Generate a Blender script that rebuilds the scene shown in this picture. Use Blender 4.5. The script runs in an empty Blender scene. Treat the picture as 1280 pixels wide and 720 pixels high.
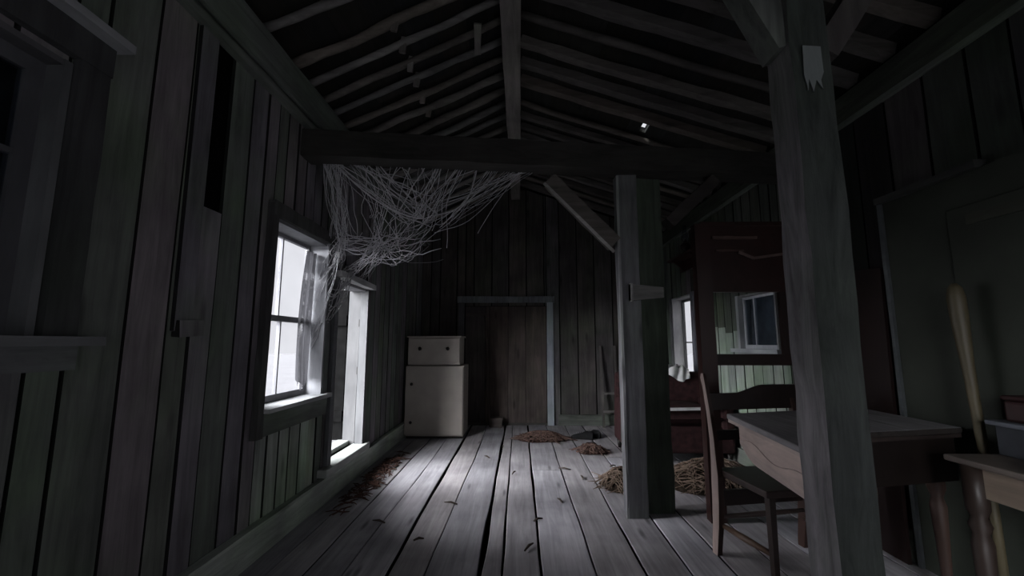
import bpy, math, random
from mathutils import Vector, Matrix, noise

random.seed(7)
R = random.Random(11)
SC = bpy.context.scene
COL = SC.collection
ORG = {}          # world origin of every object made here


# ------------------------------------------------------------------ helpers
class MB:
    """collects boxes, planks, tubes and lathes and links them as ONE mesh object"""
    def __init__(self):
        self.v, self.f, self.c, self.m, self.s = [], [], [], [], []

    def add(self, verts, faces, col=(.5, .5, .5), mat=0, smooth=False):
        b = len(self.v)
        self.v += [Vector(p) for p in verts]
        for f in faces:
            self.f.append([b + i for i in f]); self.c.append(col); self.m.append(mat); self.s.append(smooth)

    def hexa(self, p, col=(.5, .5, .5), mat=0):
        # p: 4 bottom + 4 top points, both loops counter-clockwise from above
        self.add(p, [(3, 2, 1, 0), (4, 5, 6, 7), (0, 1, 5, 4), (1, 2, 6, 5), (2, 3, 7, 6), (3, 0, 4, 7)], col, mat)

    def box(self, x0, x1, y0, y1, z0, z1, col=(.5, .5, .5), mat=0, j=0):
        p = [(x0, y0, z0), (x1, y0, z0), (x1, y1, z0), (x0, y1, z0), (x0, y0, z1), (x1, y0, z1), (x1, y1, z1), (x0, y1, z1)]
        if j:
            p = [tuple(a + R.uniform(-j, j) for a in q) for q in p]
        self.hexa(p, col, mat)

    def bar(self, a, b, w, h, up=(0, 0, 1), col=(.5, .5, .5), mat=0, n=1, j=0, w1=None, h1=None):
        """rectangular bar from a to b; w sideways, h along up; n segments jittered by j"""
        a, b = Vector(a), Vector(b)
        d = (b - a).normalized()
        up = Vector(up)
        s = d.cross(up).normalized()
        u = s.cross(d).normalized()
        w1 = w if w1 is None else w1
        h1 = h if h1 is None else h1
        vs, fs = [], []
        for i in range(n + 1):
            t = i / n
            c = a.lerp(b, t)
            ww, hh = (w + (w1 - w) * t) / 2, (h + (h1 - h) * t) / 2
            for sx, sy in ((-1, -1), (1, -1), (1, 1), (-1, 1)):
                q = c + s * (sx * ww + R.uniform(-j, j)) + u * (sy * hh + R.uniform(-j, j))
                vs.append(q)
        for i in range(n):
            o = i * 4
            for k in range(4):
                l = (k + 1) % 4
                fs.append((o + k, o + 4 + k, o + 4 + l, o + l))
        fs.append((0, 1, 2, 3)); o = n * 4; fs.append((o + 3, o + 2, o + 1, o))
        self.add(vs, fs, col, mat)

    def tube(self, pts, rad, k=8, col=(.5, .5, .5), mat=0, smooth=True):
        pts = [Vector(p) for p in pts]
        n = len(pts)
        rr = rad if isinstance(rad, (list, tuple)) else [rad] * n
        vs, fs = [], []
        ref = Vector((.31, .17, .93))
        for i, p in enumerate(pts):
            d = (pts[min(i + 1, n - 1)] - pts[max(i - 1, 0)])
            d = d.normalized() if d.length > 1e-9 else Vector((0, 0, 1))
            if abs(d.dot(ref)) > .98: ref = Vector((1, .2, 0)).normalized()
            s = d.cross(ref).normalized(); u = s.cross(d).normalized()
            for q in range(k):
                a = 2 * math.pi * q / k
                vs.append(p + (s * math.cos(a) + u * math.sin(a)) * rr[i])
        for i in range(n - 1):
            for q in range(k):
                l = (q + 1) % k
                fs.append((i * k + q, (i + 1) * k + q, (i + 1) * k + l, i * k + l))
        fs.append(tuple(range(k))); fs.append(tuple((n - 1) * k + q for q in range(k))[::-1])
        self.add(vs, fs, col, mat, smooth)

    def lathe(self, base, prof, k=16, col=(.5, .5, .5), mat=0, smooth=True):
        base = Vector(base)
        vs, fs = [], []
        for r, z in prof:
            for q in range(k):
                a = 2 * math.pi * q / k
                vs.append(base + Vector((r * math.cos(a), r * math.sin(a), z)))
        n = len(prof)
        for i in range(n - 1):
            for q in range(k):
                l = (q + 1) % k
                fs.append((i * k + q, i * k + l, (i + 1) * k + l, (i + 1) * k + q))
        fs.append(tuple(range(k))[::-1]); fs.append(tuple((n - 1) * k + q for q in range(k)))
        self.add(vs, fs, col, mat, smooth)

    def prism(self, poly, z0, z1, col=(.5, .5, .5), mat=0):
        n = len(poly)
        vs = [(x, y, z0) for x, y in poly] + [(x, y, z1) for x, y in poly]
        fs = [tuple(range(n))[::-1], tuple(range(n, 2 * n))]
        for i in range(n):
            l = (i + 1) % n
            fs.append((i, l, n + l, n + i))
        self.add(vs, fs, col, mat)

    def recolor(self, fn):
        for i, f in enumerate(self.f):
            a, b, c = (self.v[f[k]] for k in (0, 1, 2))
            n = (b - a).cross(c - a)
            if n.length > 1e-12: self.c[i] = fn(n.normalized(), self.c[i])
        return self

    def build(self, name, mats, parent=None, bevel=0, subsurf=0):
        if not isinstance(mats, (list, tuple)): mats = [mats]
        if parent is not None:
            org = ORG[parent.name]
        else:
            xs = [p.x for p in self.v]; ys = [p.y for p in self.v]; zs = [p.z for p in self.v]
            org = Vector(((min(xs) + max(xs)) / 2, (min(ys) + max(ys)) / 2, min(zs)))
        me = bpy.data.meshes.new(name)
        me.from_pydata([tuple(p - org) for p in self.v], [], self.f)
        for m in mats: me.materials.append(m)
        at = me.color_attributes.new('Col', 'FLOAT_COLOR', 'CORNER')
        li = 0
        for pi, p in enumerate(me.polygons):
            p.material_index = self.m[pi]; p.use_smooth = self.s[pi]
            c = self.c[pi]
            for _ in range(p.loop_total):
                at.data[li].color = (c[0], c[1], c[2], 1); li += 1
        o = bpy.data.objects.new(name, me); COL.objects.link(o)
        if parent is not None:
            o.parent = parent
        else:
            o.location = org
        ORG[o.name] = org
        if bevel:
            b = o.modifiers.new('bevel', 'BEVEL'); b.width = bevel; b.segments = 2; b.limit_method = 'ANGLE'; b.angle_limit = .6
        if subsurf:
            s = o.modifiers.new('sub', 'SUBSURF'); s.levels = s.render_levels = subsurf
        return o


def tag(o, label=None, cat=None, group=None, kind=None):
    if label: o['label'] = label
    if cat: o['category'] = cat
    if group: o['group'] = group
    if kind: o['kind'] = kind
    return o


def empty(name, loc, label=None, cat=None, group=None, kind=None):
    o = bpy.data.objects.new(name, None); COL.objects.link(o)
    o.location = loc; o.empty_display_size = .1
    ORG[o.name] = Vector(loc)
    return tag(o, label, cat, group, kind)


def struct(o, label, cat):
    return tag(o, label, cat, None, 'structure')


def vary(c, a=.15, g=0):
    k = 1 + R.uniform(-a, a); h = R.uniform(-a, a) * .25
    return (c[0] * k * (1 + h - g), c[1] * k * (1 + g), c[2] * k * (1 - h - g))


# ------------------------------------------------------------------ materials
def nodes(name):
    m = bpy.data.materials.new(name); m.use_nodes = True
    nt = m.node_tree; nt.nodes.clear()
    out = nt.nodes.new('ShaderNodeOutputMaterial')
    return m, nt, out


def wood(name, scale=(22, 22, 2.2), contrast=.75, moss=0.0, rough=.85, knots=.5, spec=.2, peel=None, bump=.35):
    """weathered timber; per-board colour comes from the mesh attribute Col"""
    m, nt, out = nodes(name)
    N = nt.nodes.new; L = nt.links.new
    b = N('ShaderNodeBsdfPrincipled'); L(b.outputs[0], out.inputs[0])
    b.inputs['Roughness'].default_value = rough
    b.inputs['Specular IOR Level'].default_value = spec
    at = N('ShaderNodeAttribute'); at.attribute_name = 'Col'
    tc = N('ShaderNodeTexCoord')
    off = N('ShaderNodeVectorMath'); off.operation = 'SCALE'; off.inputs[3].default_value = 61.0
    L(at.outputs['Color'], off.inputs[0])
    add = N('ShaderNodeVectorMath'); add.operation = 'ADD'; L(tc.outputs['Object'], add.inputs[0]); L(off.outputs[0], add.inputs[1])
    mp = N('ShaderNodeMapping'); mp.inputs['Scale'].default_value = scale; L(add.outputs[0], mp.inputs['Vector'])
    n1 = N('ShaderNodeTexNoise'); n1.inputs['Scale'].default_value = 1; n1.inputs['Detail'].default_value = 9; n1.inputs['Roughness'].default_value = .68
    n1.inputs['Distortion'].default_value = .6
    L(mp.outputs[0], n1.inputs['Vector'])
    r1 = N('ShaderNodeValToRGB'); r1.color_ramp.elements[0].position = .28; r1.color_ramp.elements[1].position = .72
    lo = 1 - contrast * .62; hi = 1 + contrast * .32
    r1.color_ramp.elements[0].color = (lo, lo, lo, 1); r1.color_ramp.elements[1].color = (hi, hi, hi, 1)
    L(n1.outputs['Fac'], r1.inputs[0])
    mul = N('ShaderNodeMix'); mul.data_type = 'RGBA'; mul.blend_type = 'MULTIPLY'; mul.inputs[0].default_value = 1
    L(at.outputs['Color'], mul.inputs[6]); L(r1.outputs[0], mul.inputs[7])
    # broad stains
    n2 = N('ShaderNodeTexNoise'); n2.inputs['Scale'].default_value = 2.3; n2.inputs['Detail'].default_value = 5
    L(add.outputs[0], n2.inputs['Vector'])
    r2 = N('ShaderNodeValToRGB'); r2.color_ramp.elements[0].position = .3; r2.color_ramp.elements[1].position = .7
    r2.color_ramp.elements[0].color = (.55, .55, .57, 1); r2.color_ramp.elements[1].color = (1.2, 1.2, 1.2, 1)
    L(n2.outputs['Fac'], r2.inputs[0])
    mul2 = N('ShaderNodeMix'); mul2.data_type = 'RGBA'; mul2.blend_type = 'MULTIPLY'; mul2.inputs[0].default_value = .8
    L(mul.outputs[2], mul2.inputs[6]); L(r2.outputs[0], mul2.inputs[7])
    last = mul2.outputs[2]
    if knots:
        n3 = N('ShaderNodeTexVoronoi'); n3.inputs['Scale'].default_value = 1
        mp3 = N('ShaderNodeMapping'); mp3.inputs['Scale'].default_value = tuple(max(1.6, s * .3) for s in scale); L(add.outputs[0], mp3.inputs['Vector'])
        L(mp3.outputs[0], n3.inputs['Vector'])
        r3 = N('ShaderNodeValToRGB'); r3.color_ramp.elements[0].position = .05; r3.color_ramp.elements[1].position = .16
        k = 1 - knots
        r3.color_ramp.elements[0].color = (k, k, k, 1); r3.color_ramp.elements[1].color = (1, 1, 1, 1)
        L(n3.outputs['Distance'], r3.inputs[0])
        mk = N('ShaderNodeMix'); mk.data_type = 'RGBA'; mk.blend_type = 'MULTIPLY'; mk.inputs[0].default_value = 1
        L(last, mk.inputs[6]); L(r3.outputs[0], mk.inputs[7]); last = mk.outputs[2]
    if moss:
        n4 = N('ShaderNodeTexNoise'); n4.inputs['Scale'].default_value = 1.7; n4.inputs['Detail'].default_value = 6; n4.inputs['Roughness'].default_value = .6
        L(tc.outputs['Object'], n4.inputs['Vector'])
        r4 = N('ShaderNodeValToRGB'); r4.color_ramp.elements[0].position = .46; r4.color_ramp.elements[1].position = .66
        r4.color_ramp.elements[0].color = (0, 0, 0, 1); r4.color_ramp.elements[1].color = (moss, moss, moss, 1)
        L(n4.outputs['Fac'], r4.inputs[0])
        mm = N('ShaderNodeMix'); mm.data_type = 'RGBA'; L(r4.outputs[0], mm.inputs[0]); L(last, mm.inputs[6])
        gm = N('ShaderNodeMix'); gm.data_type = 'RGBA'; gm.blend_type = 'MULTIPLY'; gm.inputs[0].default_value = 1
        L(last, gm.inputs[6]); gm.inputs[7].default_value = (.90, 1.10, .82, 1)
        L(gm.outputs[2], mm.inputs[7]); last = mm.outputs[2]
    if peel:
        n5 = N('ShaderNodeTexNoise'); n5.inputs['Scale'].default_value = 1.0; n5.inputs['Detail'].default_value = 7; n5.inputs['Roughness'].default_value = .62
        mp5 = N('ShaderNodeMapping'); mp5.inputs['Scale'].default_value = (9, 9, 2.5); L(add.outputs[0], mp5.inputs['Vector']); L(mp5.outputs[0], n5.inputs['Vector'])
        r5 = N('ShaderNodeValToRGB'); r5.color_ramp.elements[0].position = .60; r5.color_ramp.elements[1].position = .64
        r5.color_ramp.elements[0].color = (0, 0, 0, 1); r5.color_ramp.elements[1].color = (1, 1, 1, 1)
        L(n5.outputs['Fac'], r5.inputs[0])
        mp_ = N('ShaderNodeMix'); mp_.data_type = 'RGBA'; L(r5.outputs[0], mp_.inputs[0]); L(last, mp_.inputs[6]); mp_.inputs[7].default_value = (*peel, 1)
        last = mp_.outputs[2]
    L(last, b.inputs['Base Color'])
    bp = N('ShaderNodeBump'); bp.inputs['Strength'].default_value = bump; bp.inputs['Distance'].default_value = .006
    L(n1.outputs['Fac'], bp.inputs['Height']); L(bp.outputs[0], b.inputs['Normal'])
    return m


def plain(name, col, rough=.7, spec=.3, noise_amt=.3, scale=14, metal=0, bump=.15):
    m, nt, out = nodes(name)
    N = nt.nodes.new; L = nt.links.new
    b = N('ShaderNodeBsdfPrincipled'); L(b.outputs[0], out.inputs[0])
    b.inputs['Roughness'].default_value = rough; b.inputs['Specular IOR Level'].default_value = spec; b.inputs['Metallic'].default_value = metal
    tc = N('ShaderNodeTexCoord'); n = N('ShaderNodeTexNoise'); n.inputs['Scale'].default_value = scale; n.inputs['Detail'].default_value = 6
    L(tc.outputs['Object'], n.inputs['Vector'])
    r = N('ShaderNodeValToRGB'); r.color_ramp.elements[0].position = .3; r.color_ramp.elements[1].position = .7
    r.color_ramp.elements[0].color = (*[c * (1 - noise_amt) for c in col], 1); r.color_ramp.elements[1].color = (*[min(1, c * (1 + noise_amt * .6)) for c in col], 1)
    L(n.outputs['Fac'], r.inputs[0]); L(r.outputs[0], b.inputs['Base Color'])
    bp = N('ShaderNodeBump'); bp.inputs['Strength'].default_value = bump; bp.inputs['Distance'].default_value = .005
    L(n.outputs['Fac'], bp.inputs['Height']); L(bp.outputs[0], b.inputs['Normal'])
    return m


def glass(name, tint=(.93, .95, .97), refl=.06, dirt=.12):
    m, nt, out = nodes(name)
    N = nt.nodes.new; L = nt.links.new
    t = N('ShaderNodeBsdfTransparent'); t.inputs[0].default_value = (*tint, 1)
    g = N('ShaderNodeBsdfGlossy'); g.inputs['Roughness'].default_value = .08
    d = N('ShaderNodeBsdfTranslucent'); d.inputs[0].default_value = (.6, .6, .6, 1)
    tc = N('ShaderNodeTexCoord'); n = N('ShaderNodeTexNoise'); n.inputs['Scale'].default_value = 6; n.inputs['Detail'].default_value = 5
    L(tc.outputs['Object'], n.inputs['Vector'])
    mt = N('ShaderNodeMath'); mt.operation = 'MULTIPLY'; mt.inputs[1].default_value = dirt * 2; L(n.outputs['Fac'], mt.inputs[0])
    m1 = N('ShaderNodeMixShader'); m1.inputs[0].default_value = refl; L(t.outputs[0], m1.inputs[1]); L(g.outputs[0], m1.inputs[2])
    m2 = N('ShaderNodeMixShader'); L(mt.outputs[0], m2.inputs[0]); L(m1.outputs[0], m2.inputs[1]); L(d.outputs[0], m2.inputs[2])
    L(m2.outputs[0], out.inputs[0])
    return m


def veil_mat(name, col, alpha, scale=9, lo=.38, hi=.75):
    m, nt, out = nodes(name)
    N = nt.nodes.new; L = nt.links.new
    t = N('ShaderNodeBsdfTransparent')
    d = N('ShaderNodeBsdfDiffuse'); d.inputs[0].default_value = (*col, 1)
    tr = N('ShaderNodeBsdfTranslucent'); tr.inputs[0].default_value = (*col, 1)
    m0 = N('ShaderNodeMixShader'); m0.inputs[0].default_value = .5; L(d.outputs[0], m0.inputs[1]); L(tr.outputs[0], m0.inputs[2])
    tc = N('ShaderNodeTexCoord'); n = N('ShaderNodeTexNoise'); n.inputs['Scale'].default_value = scale; n.inputs['Detail'].default_value = 6; n.inputs['Roughness'].default_value = .7
    n.inputs['Distortion'].default_value = 1.2
    L(tc.outputs['Object'], n.inputs['Vector'])
    r = N('ShaderNodeValToRGB'); r.color_ramp.elements[0].position = lo; r.color_ramp.elements[1].position = hi
    r.color_ramp.elements[0].color = (0, 0, 0, 1); r.color_ramp.elements[1].color = (alpha, alpha, alpha, 1)
    L(n.outputs['Fac'], r.inputs[0])
    mx = N('ShaderNodeMixShader'); L(r.outputs[0], mx.inputs[0]); L(t.outputs[0], mx.inputs[1]); L(m0.outputs[0], mx.inputs[2])
    L(mx.outputs[0], out.inputs[0])
    return m


M = {}
M['wall'] = wood('weathered wall boards', (20, 20, 1.6), .7, moss=.8, knots=.45)
M['floor'] = wood('worn floor boards', (26, 1.5, 26), .6, moss=0, knots=.55, rough=.75, spec=.25)
M['long'] = wood('old timber along', (20, 1.6, 20), .7, moss=.5, knots=.3)
M['cross'] = wood('old timber across', (1.6, 20, 20), .7, moss=.2, knots=.4)
M['up'] = wood('old timber upright', (20, 20, 1.6), .7, moss=.5, knots=.5)
M['bigpost'] = wood('peeling painted post', (16, 16, 2.2), 1.1, moss=.5, knots=.6, peel=None)
M['paint'] = wood('chipped pale paint', (16, 16, 2.5), .35, knots=.2, rough=.7)
M['paintlong'] = wood('chipped pale paint along', (16, 2.5, 16), .35, knots=.2, rough=.7)
M['furn'] = wood('furniture wood', (14, 14, 2), .5, knots=0, rough=.45, spec=.4, bump=.1)
M['furnlong'] = wood('furniture wood along', (14, 2, 14), .55, knots=0, rough=.5, spec=.35, bump=.15)
M['cream'] = plain('cream enamel', (.37, .34, .305), .45, .4, .12, 5, bump=.03)
M['back'] = plain('dark void behind boards', (.006, .006, .006), .95, 0, .3)
M['metal'] = plain('dark tarnished metal', (.03, .028, .026), .4, .5, .3, 40, .7)
M['glass'] = glass('dusty window glass', (.97, .97, .98), .03, .01)
M['glassdark'] = glass('grimy dark glass', (.7, .75, .8), .10, .04)
M['web'] = plain('grey cobweb silk', (.5, .5, .52), .8, .1, .2)
M['veil'] = veil_mat('cobweb film', (.5, .5, .53), .34)
M['curtain'] = veil_mat('torn sheer curtain', (.07, .07, .075), .98, 3, .15, .5)
M['maroon'] = plain('maroon upholstery', (.032, .013, .014), .8, .2, .5, 18)
M['white_cloth'] = plain('white cotton', (.6, .6, .6), .9, .1, .2)
M['brown_cloth'] = plain('brown rag', (.085, .048, .038), .95, .1, .6, 22)
M['leather'] = plain('black leather', (.014, .014, .015), .75, .12, .4, 20)
M['rubber'] = plain('black rubber', (.012, .012, .012), .8, .2)
M['straw'] = plain('dry straw', (.165, .122, .095), .9, .1, .5, 30)
M['dark_straw'] = plain('dark matted straw', (.035, .026, .02), .95, .05, .6, 40)
M['dark_rag'] = plain('dark brown rag', (.045, .026, .021), .95, .05, .6, 25)
M['stalk'] = plain('dry brown stalks', (.115, .074, .063), .95, .05, .6, 30)
M['red'] = plain('faded red tin', (.022, .006, .006), .5, .4, .5)
M['greybox'] = plain('dark grey painted wood', (.03, .033, .04), .7, .3, .3)
M['snow'] = plain('snowy ground', (.15, .15, .155), .9, .1, .1, .6)
M['panel'] = plain('dull green painted panel', (.030, .035, .0275), .7, .3, .35, 3)
M['slate'] = plain('dark boarding outside', (.15, .155, .165), .9, .1, .3)
M['handle'] = wood('smooth handle wood', (18, 18, 2), .5, knots=0, rough=.5, spec=.4, bump=.05)

WG = (.176, .162, .177)      # grey-purple boards
WV = (.146, .160, .146)      # green boards
FL = (.40, .385, .405)        # floor
DK = (.055, .052, .05)       # dark timber
PW = (.17, .172, .178)         # pale paint
XL, XR, YB, YF = -1.5, 2.2, 6.3, -2.2
RX, RZ = -.06, 3.60          # ridge line (rafter underside)
SL, SR = .465, .34           # roof pitch left and right


def roof(x):
    return RZ - (SL * (RX - x) if x < RX else SR * (x - RX))


def tone(y=0, g=None):
    p = .35 if g is None else g
    return vary(WV if R.random() < p else WG, .13)


def wob(a, b, amp=.006, s=1.3):
    return amp * noise.noise(Vector((a * s + 3.7, b * 17.3, 1.1)))


# ------------------------------------------------------------------ floor
seams = [-1.62, -1.33, -1.13, -.92, -.70, -.487, -.218, -.10, .10, .385, .66, .90, 1.13, 1.39, 1.64, 1.9, 2.08, 2.32]
gaps = [.004, .006, .010, .008, .026, .009, .026, .013, .019, .014, .013, .012, .010, .010, .010, .010, .008, .004]
ph = [R.uniform(0, 50) for _ in seams]


def seam(i, y):
    a = .022 if 0 < i < len(seams) - 1 else 0
    return seams[i] + a * noise.noise(Vector((y * .45, ph[i], 0))) + .006 * noise.noise(Vector((y * 2.2, ph[i], 5)))


mb = MB()
for i in range(len(seams) - 1):
    cuts = [YF - .1, R.uniform(-1.2, 1.2), YB + .05]
    if i == 1: cuts = [YF - .1, .4, 3.62, YB + .05]
    if i == 8: cuts = [YF - .1, .9, 4.12, YB + .05]
    if i == 11: cuts = [YF - .1, .2, 4.6, YB + .05]
    for c0, c1 in zip(cuts, cuts[1:]):
        col = vary(FL, .11)
        dz = R.uniform(-.004, .003)
        n = max(2, int((c1 - c0) / .22))
        vs, fs = [], []
        for k in range(n + 1):
            y = c0 + .003 + (c1 - c0 - .006) * k / n
            gl = gaps[i] * (.6 + .8 * abs(noise.noise(Vector((y * .9, i, 2)))) * 1.6)
            gr = gaps[i + 1] * (.6 + .8 * abs(noise.noise(Vector((y * .9, i + 1, 2)))) * 1.6)
            xl, xr = seam(i, y) + gl / 2, seam(i + 1, y) - gr / 2
            z = dz + .004 * noise.noise(Vector((y * .8, i * 3.1, 0)))
            vs += [(xl, y, -.04), (xr, y, -.04), (xr, y, z - .004), (xr - .005, y, z), (xl + .005, y, z), (xl, y, z - .004)]
        for k in range(n):
            o = k * 6
            for q in range(6):
                l = (q + 1) % 6
                fs.append((o + q, o + 6 + q, o + 6 + l, o + l))
        fs.append((0, 1, 2, 3, 4, 5)); o = n * 6; fs.append((o + 5, o + 4, o + 3, o + 2, o + 1, o))
        mb.add(vs, fs, col, 0)
mb.box(XL - .15, XR + .15, YF - .1, YB + .1, -.12, -.07, (.01, .01, .01), 1)
mb.recolor(lambda n, c: tuple(k * .06 for k in c) if abs(n.z) < .3 else c)
fl = mb.build('floor', [M['floor'], M['back']])
struct(fl, 'worn grey plank floor with dark gaps between wide boards', 'floor')


# ------------------------------------------------------------------ board walls with openings
def board_wall(mb, side, X, edges, opens, top, thick=.022, green=.35, mis=None):
    """upright boards on the plane x = X (side -1 left / +1 right) between consecutive edges"""
    for e0, e1 in zip(edges, edges[1:]):
        mid = (e0 + e1) / 2
        spans = [(-.02, top)]
        for (a, b, z0, z1) in opens:
            if a - 1e-4 <= mid <= b + 1e-4:
                ns = []
                for s0, s1 in spans:
                    if z0 > s0: ns.append((s0, min(z0, s1)))
                    if z1 < s1: ns.append((max(z1, s0), s1))
                spans = [s for s in ns if s[1] - s[0] > .01]
        if side > 0 and 3.2 < mid < 5.3:
            cut_ = 1.34 + R.uniform(-.05, .05)
            spans = [q for a_, b_ in spans for q in (((a_, cut_), (cut_, b_)) if a_ < cut_ < b_ else ((a_, b_),))]
        for s0, s1 in spans:
            if mis and mis(mid, s0, s1): s1 = mis(mid, s0, s1)
            col = tone(mid, green)
            if side < 0 and 2.3 < mid < 3.4 and s1 < 1: col = vary((.33, .36, .33), .14)  # boards under the window coloured lighter to imitate light bounced off the floor
            elif side < 0 and 1.7 < mid < 2.4: col = tuple(c * 1.15 for c in col)  # bounced light put into the colour here too
            if side > 0 and 3.2 < mid < 5.3: col = vary((.27, .30, .275), .07) if s1 < 1.4 else vary((.085, .092, .08), .12)  # window light painted in: pale below the cut, dark above
            if side > 0 and mid < 3.2: col = tuple(c * (.14 if mid > 2.4 else .36) for c in col)  # shade at the near end painted into the board colour
            d = R.uniform(-.004, .004)
            n = max(1, int((s1 - s0) / .3))
            vs, fs = [], []
            for k in range(n + 1):
                z = s0 + (s1 - s0) * k / n
                a = e0 + .007 + wob(z, e0, .007); b = e1 - .007 + wob(z, e1, .007)
                xi = X - side * 0 + (-side) * d; xo = X + side * thick
                vs += [(xi, a, z), (xi, b, z), (xo, b, z), (xo, a, z)]
            for k in range(n):
                o = k * 4
                for q in range(4):
                    l = (q + 1) % 4
                    f = (o + q, o + l, o + 4 + l, o + 4 + q)
                    fs.append(f if side > 0 else f[::-1])
            o = n * 4
            fs += [(0, 3, 2, 1), (o, o + 1, o + 2, o + 3)] if side > 0 else [(0, 1, 2, 3), (o + 3, o + 2, o + 1, o)]
            mb.add(vs, fs, col, 0)
        # dark sheathing behind, same openings
        spans = [(-.1, top + .15)]
        for (a, b, z0, z1) in opens:
            if a - 1e-4 <= mid <= b + 1e-4:
                ns = []
                for s0, s1 in spans:
                    if z0 > s0: ns.append((s0, min(z0, s1)))
                    if z1 < s1: ns.append((max(z1, s0), s1))
                spans = ns
        xa, xb = sorted((X + side * (thick + .004), X + side * .13))
        for s0, s1 in spans:
            mb.box(xa, xb, e0, e1, s0, s1, (.01, .01, .01), 1)


O_FG = (.42, 1.25, 1.22, 2.12)
O_W = (2.42, 3.13, .80, 1.955)
O_D = (3.33, 4.02, .26, 1.71)
edges = [YF, -1.9, -1.6, -1.35, -1.1, -.85, -.6, -.38, -.15, .05, .24, .42, .6, .78, .95, 1.1, 1.25, 1.36, 1.557, 1.745, 1.865, 2.0, 2.17, 2.31, 2.42,
         2.53, 2.65, 2.77, 2.90, 3.02, 3.13, 3.23, 3.33, 3.5, 3.68, 3.85, 4.02, 4.13, 4.27, 4.43, 4.58, 4.75, 4.9, 5.08, 5.25, 5.45, 5.62, 5.8, 5.98, 6.14, YB]
mb = MB()
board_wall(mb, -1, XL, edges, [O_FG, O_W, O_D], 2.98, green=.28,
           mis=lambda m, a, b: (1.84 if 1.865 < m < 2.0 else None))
# broken overlay board hanging proud of the wall, with a ragged lower end
mb.add([(-1.485, 1.755, 2.72), (-1.485, 1.86, 2.72), (-1.485, 1.862, 1.30), (-1.485, 1.80, 1.24), (-1.485, 1.765, 1.25),
        (-1.507, 1.755, 2.72), (-1.507, 1.86, 2.72), (-1.507, 1.862, 1.30), (-1.507, 1.80, 1.24), (-1.507, 1.765, 1.25)],
       [(0, 1, 2, 3, 4)[::-1], (5, 6, 7, 8, 9), (0, 5, 6, 1), (1, 6, 7, 2), (2, 7, 8, 3), (3, 8, 9, 4), (4, 9, 5, 0)], vary(WG), 0)
mb.box(-1.5, -1.462, 1.775, 1.90, 1.225, 1.30, vary(WG), 0, .006)
mb.recolor(lambda n, c: tuple(k * .12 for k in c) if abs(n.y) > .8 else c)
wl = mb.build('wall_left', [M['wall'], M['back']])
struct(wl, 'left wall of grey and green upright boards, one board missing up high', 'wall')

O_3 = (5.34, 6.02, .62, 1.82)
O_4 = (3.58, 4.19, 1.14, 1.66)
edges = [YF + k * .22 for k in range(16)] + [1.33, 1.54, 1.75, 1.94, 2.155, 2.39, 2.62, 2.84, 3.05, 3.2, 3.32, 3.47, 3.58, 3.72, 3.88, 4.04, 4.19, 4.36, 4.52, 4.69, 4.86, 5.03, 5.19, 5.34,
         5.5, 5.68, 5.85, 6.02, 6.16, YB]
mb = MB()
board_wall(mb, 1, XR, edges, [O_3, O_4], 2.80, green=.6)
mb.recolor(lambda n, c: tuple(k * .12 for k in c) if abs(n.y) > .8 else c)
wr = mb.build('wall_right', [M['wall'], M['back']])
struct(wr, 'right wall of green upright boards with window light and shade in their colour', 'wall')

# back wall, gable shaped, with the plank door opening
mb = MB()
sx = [XL, -1.36, -1.22, -.96, -.70, -.43, -.17, .10, .37, .60, .87, 1.13, 1.40, 1.66, 1.92, XR]
DB = (-.83, .40, 1.75)
for a, b in zip(sx, sx[1:]):
    pcs = [(a, b)]
    if a < DB[0] < b: pcs = [(a, DB[0]), (DB[0], b)]
    if a < DB[1] < b: pcs = [(a, DB[1]), (DB[1], b)]
    for p0, p1 in pcs:
        m_ = (p0 + p1) / 2
        z0 = DB[2] if DB[0] < m_ < DB[1] else -.02
        col = vary((.085, .076, .075), .2)
        if .37 < m_ < .62 or .86 < m_ < .9: col = vary((.11, .105, .112), .1)
        ca, cb = p0 + .008, p1 - .008
        d = R.uniform(-.004, .004)
        n = 8
        vs, fs = [], []
        for k in range(n + 1):
            t = k / n
            za = z0 + (roof(p0) + .03 - z0) * t; zb = z0 + (roof(p1) + .03 - z0) * t
            wa, wb = wob(t * 3, p0, .007), wob(t * 3, p1, .007)
            vs += [(ca + wa, YB + d, za), (cb + wb, YB + d, zb), (cb + wb, YB + .022, zb), (ca + wa, YB + .022, za)]
        for k in range(n):
            o = k * 4
            for q in range(4):
                l = (q + 1) % 4
                fs.append((o + q, o + l, o + 4 + l, o + 4 + q))
        fs += [(3, 2, 1, 0), (n * 4, n * 4 + 1, n * 4 + 2, n * 4 + 3)]
        mb.add(vs, fs, col, 0)
mb.add([(XL - .13, YB + .026, -.1), (XR + .13, YB + .026, -.1), (XR + .13, YB + .026, roof(XR) + .1), (RX, YB + .026, RZ + .1), (XL - .13, YB + .026, roof(XL) + .1),
        (XL - .13, YB + .13, -.1), (XR + .13, YB + .13, -.1), (XR + .13, YB + .13, roof(XR) + .1), (RX, YB + .13, RZ + .1), (XL - .13, YB + .13, roof(XL) + .1)],
       [(0, 1, 2, 3, 4), (9, 8, 7, 6, 5), (0, 5, 6, 1), (1, 6, 7, 2), (2, 7, 8, 3), (3, 8, 9, 4), (4, 9, 5, 0)], (.01, .01, .01), 1)
mb.recolor(lambda n, c: tuple(k * .12 for k in c) if abs(n.x) > .8 else c)
wb_ = mb.build('wall_back', [M['wall'], M['back']])
struct(wb_, 'dark gabled back wall of wide upright boards', 'wall')

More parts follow.
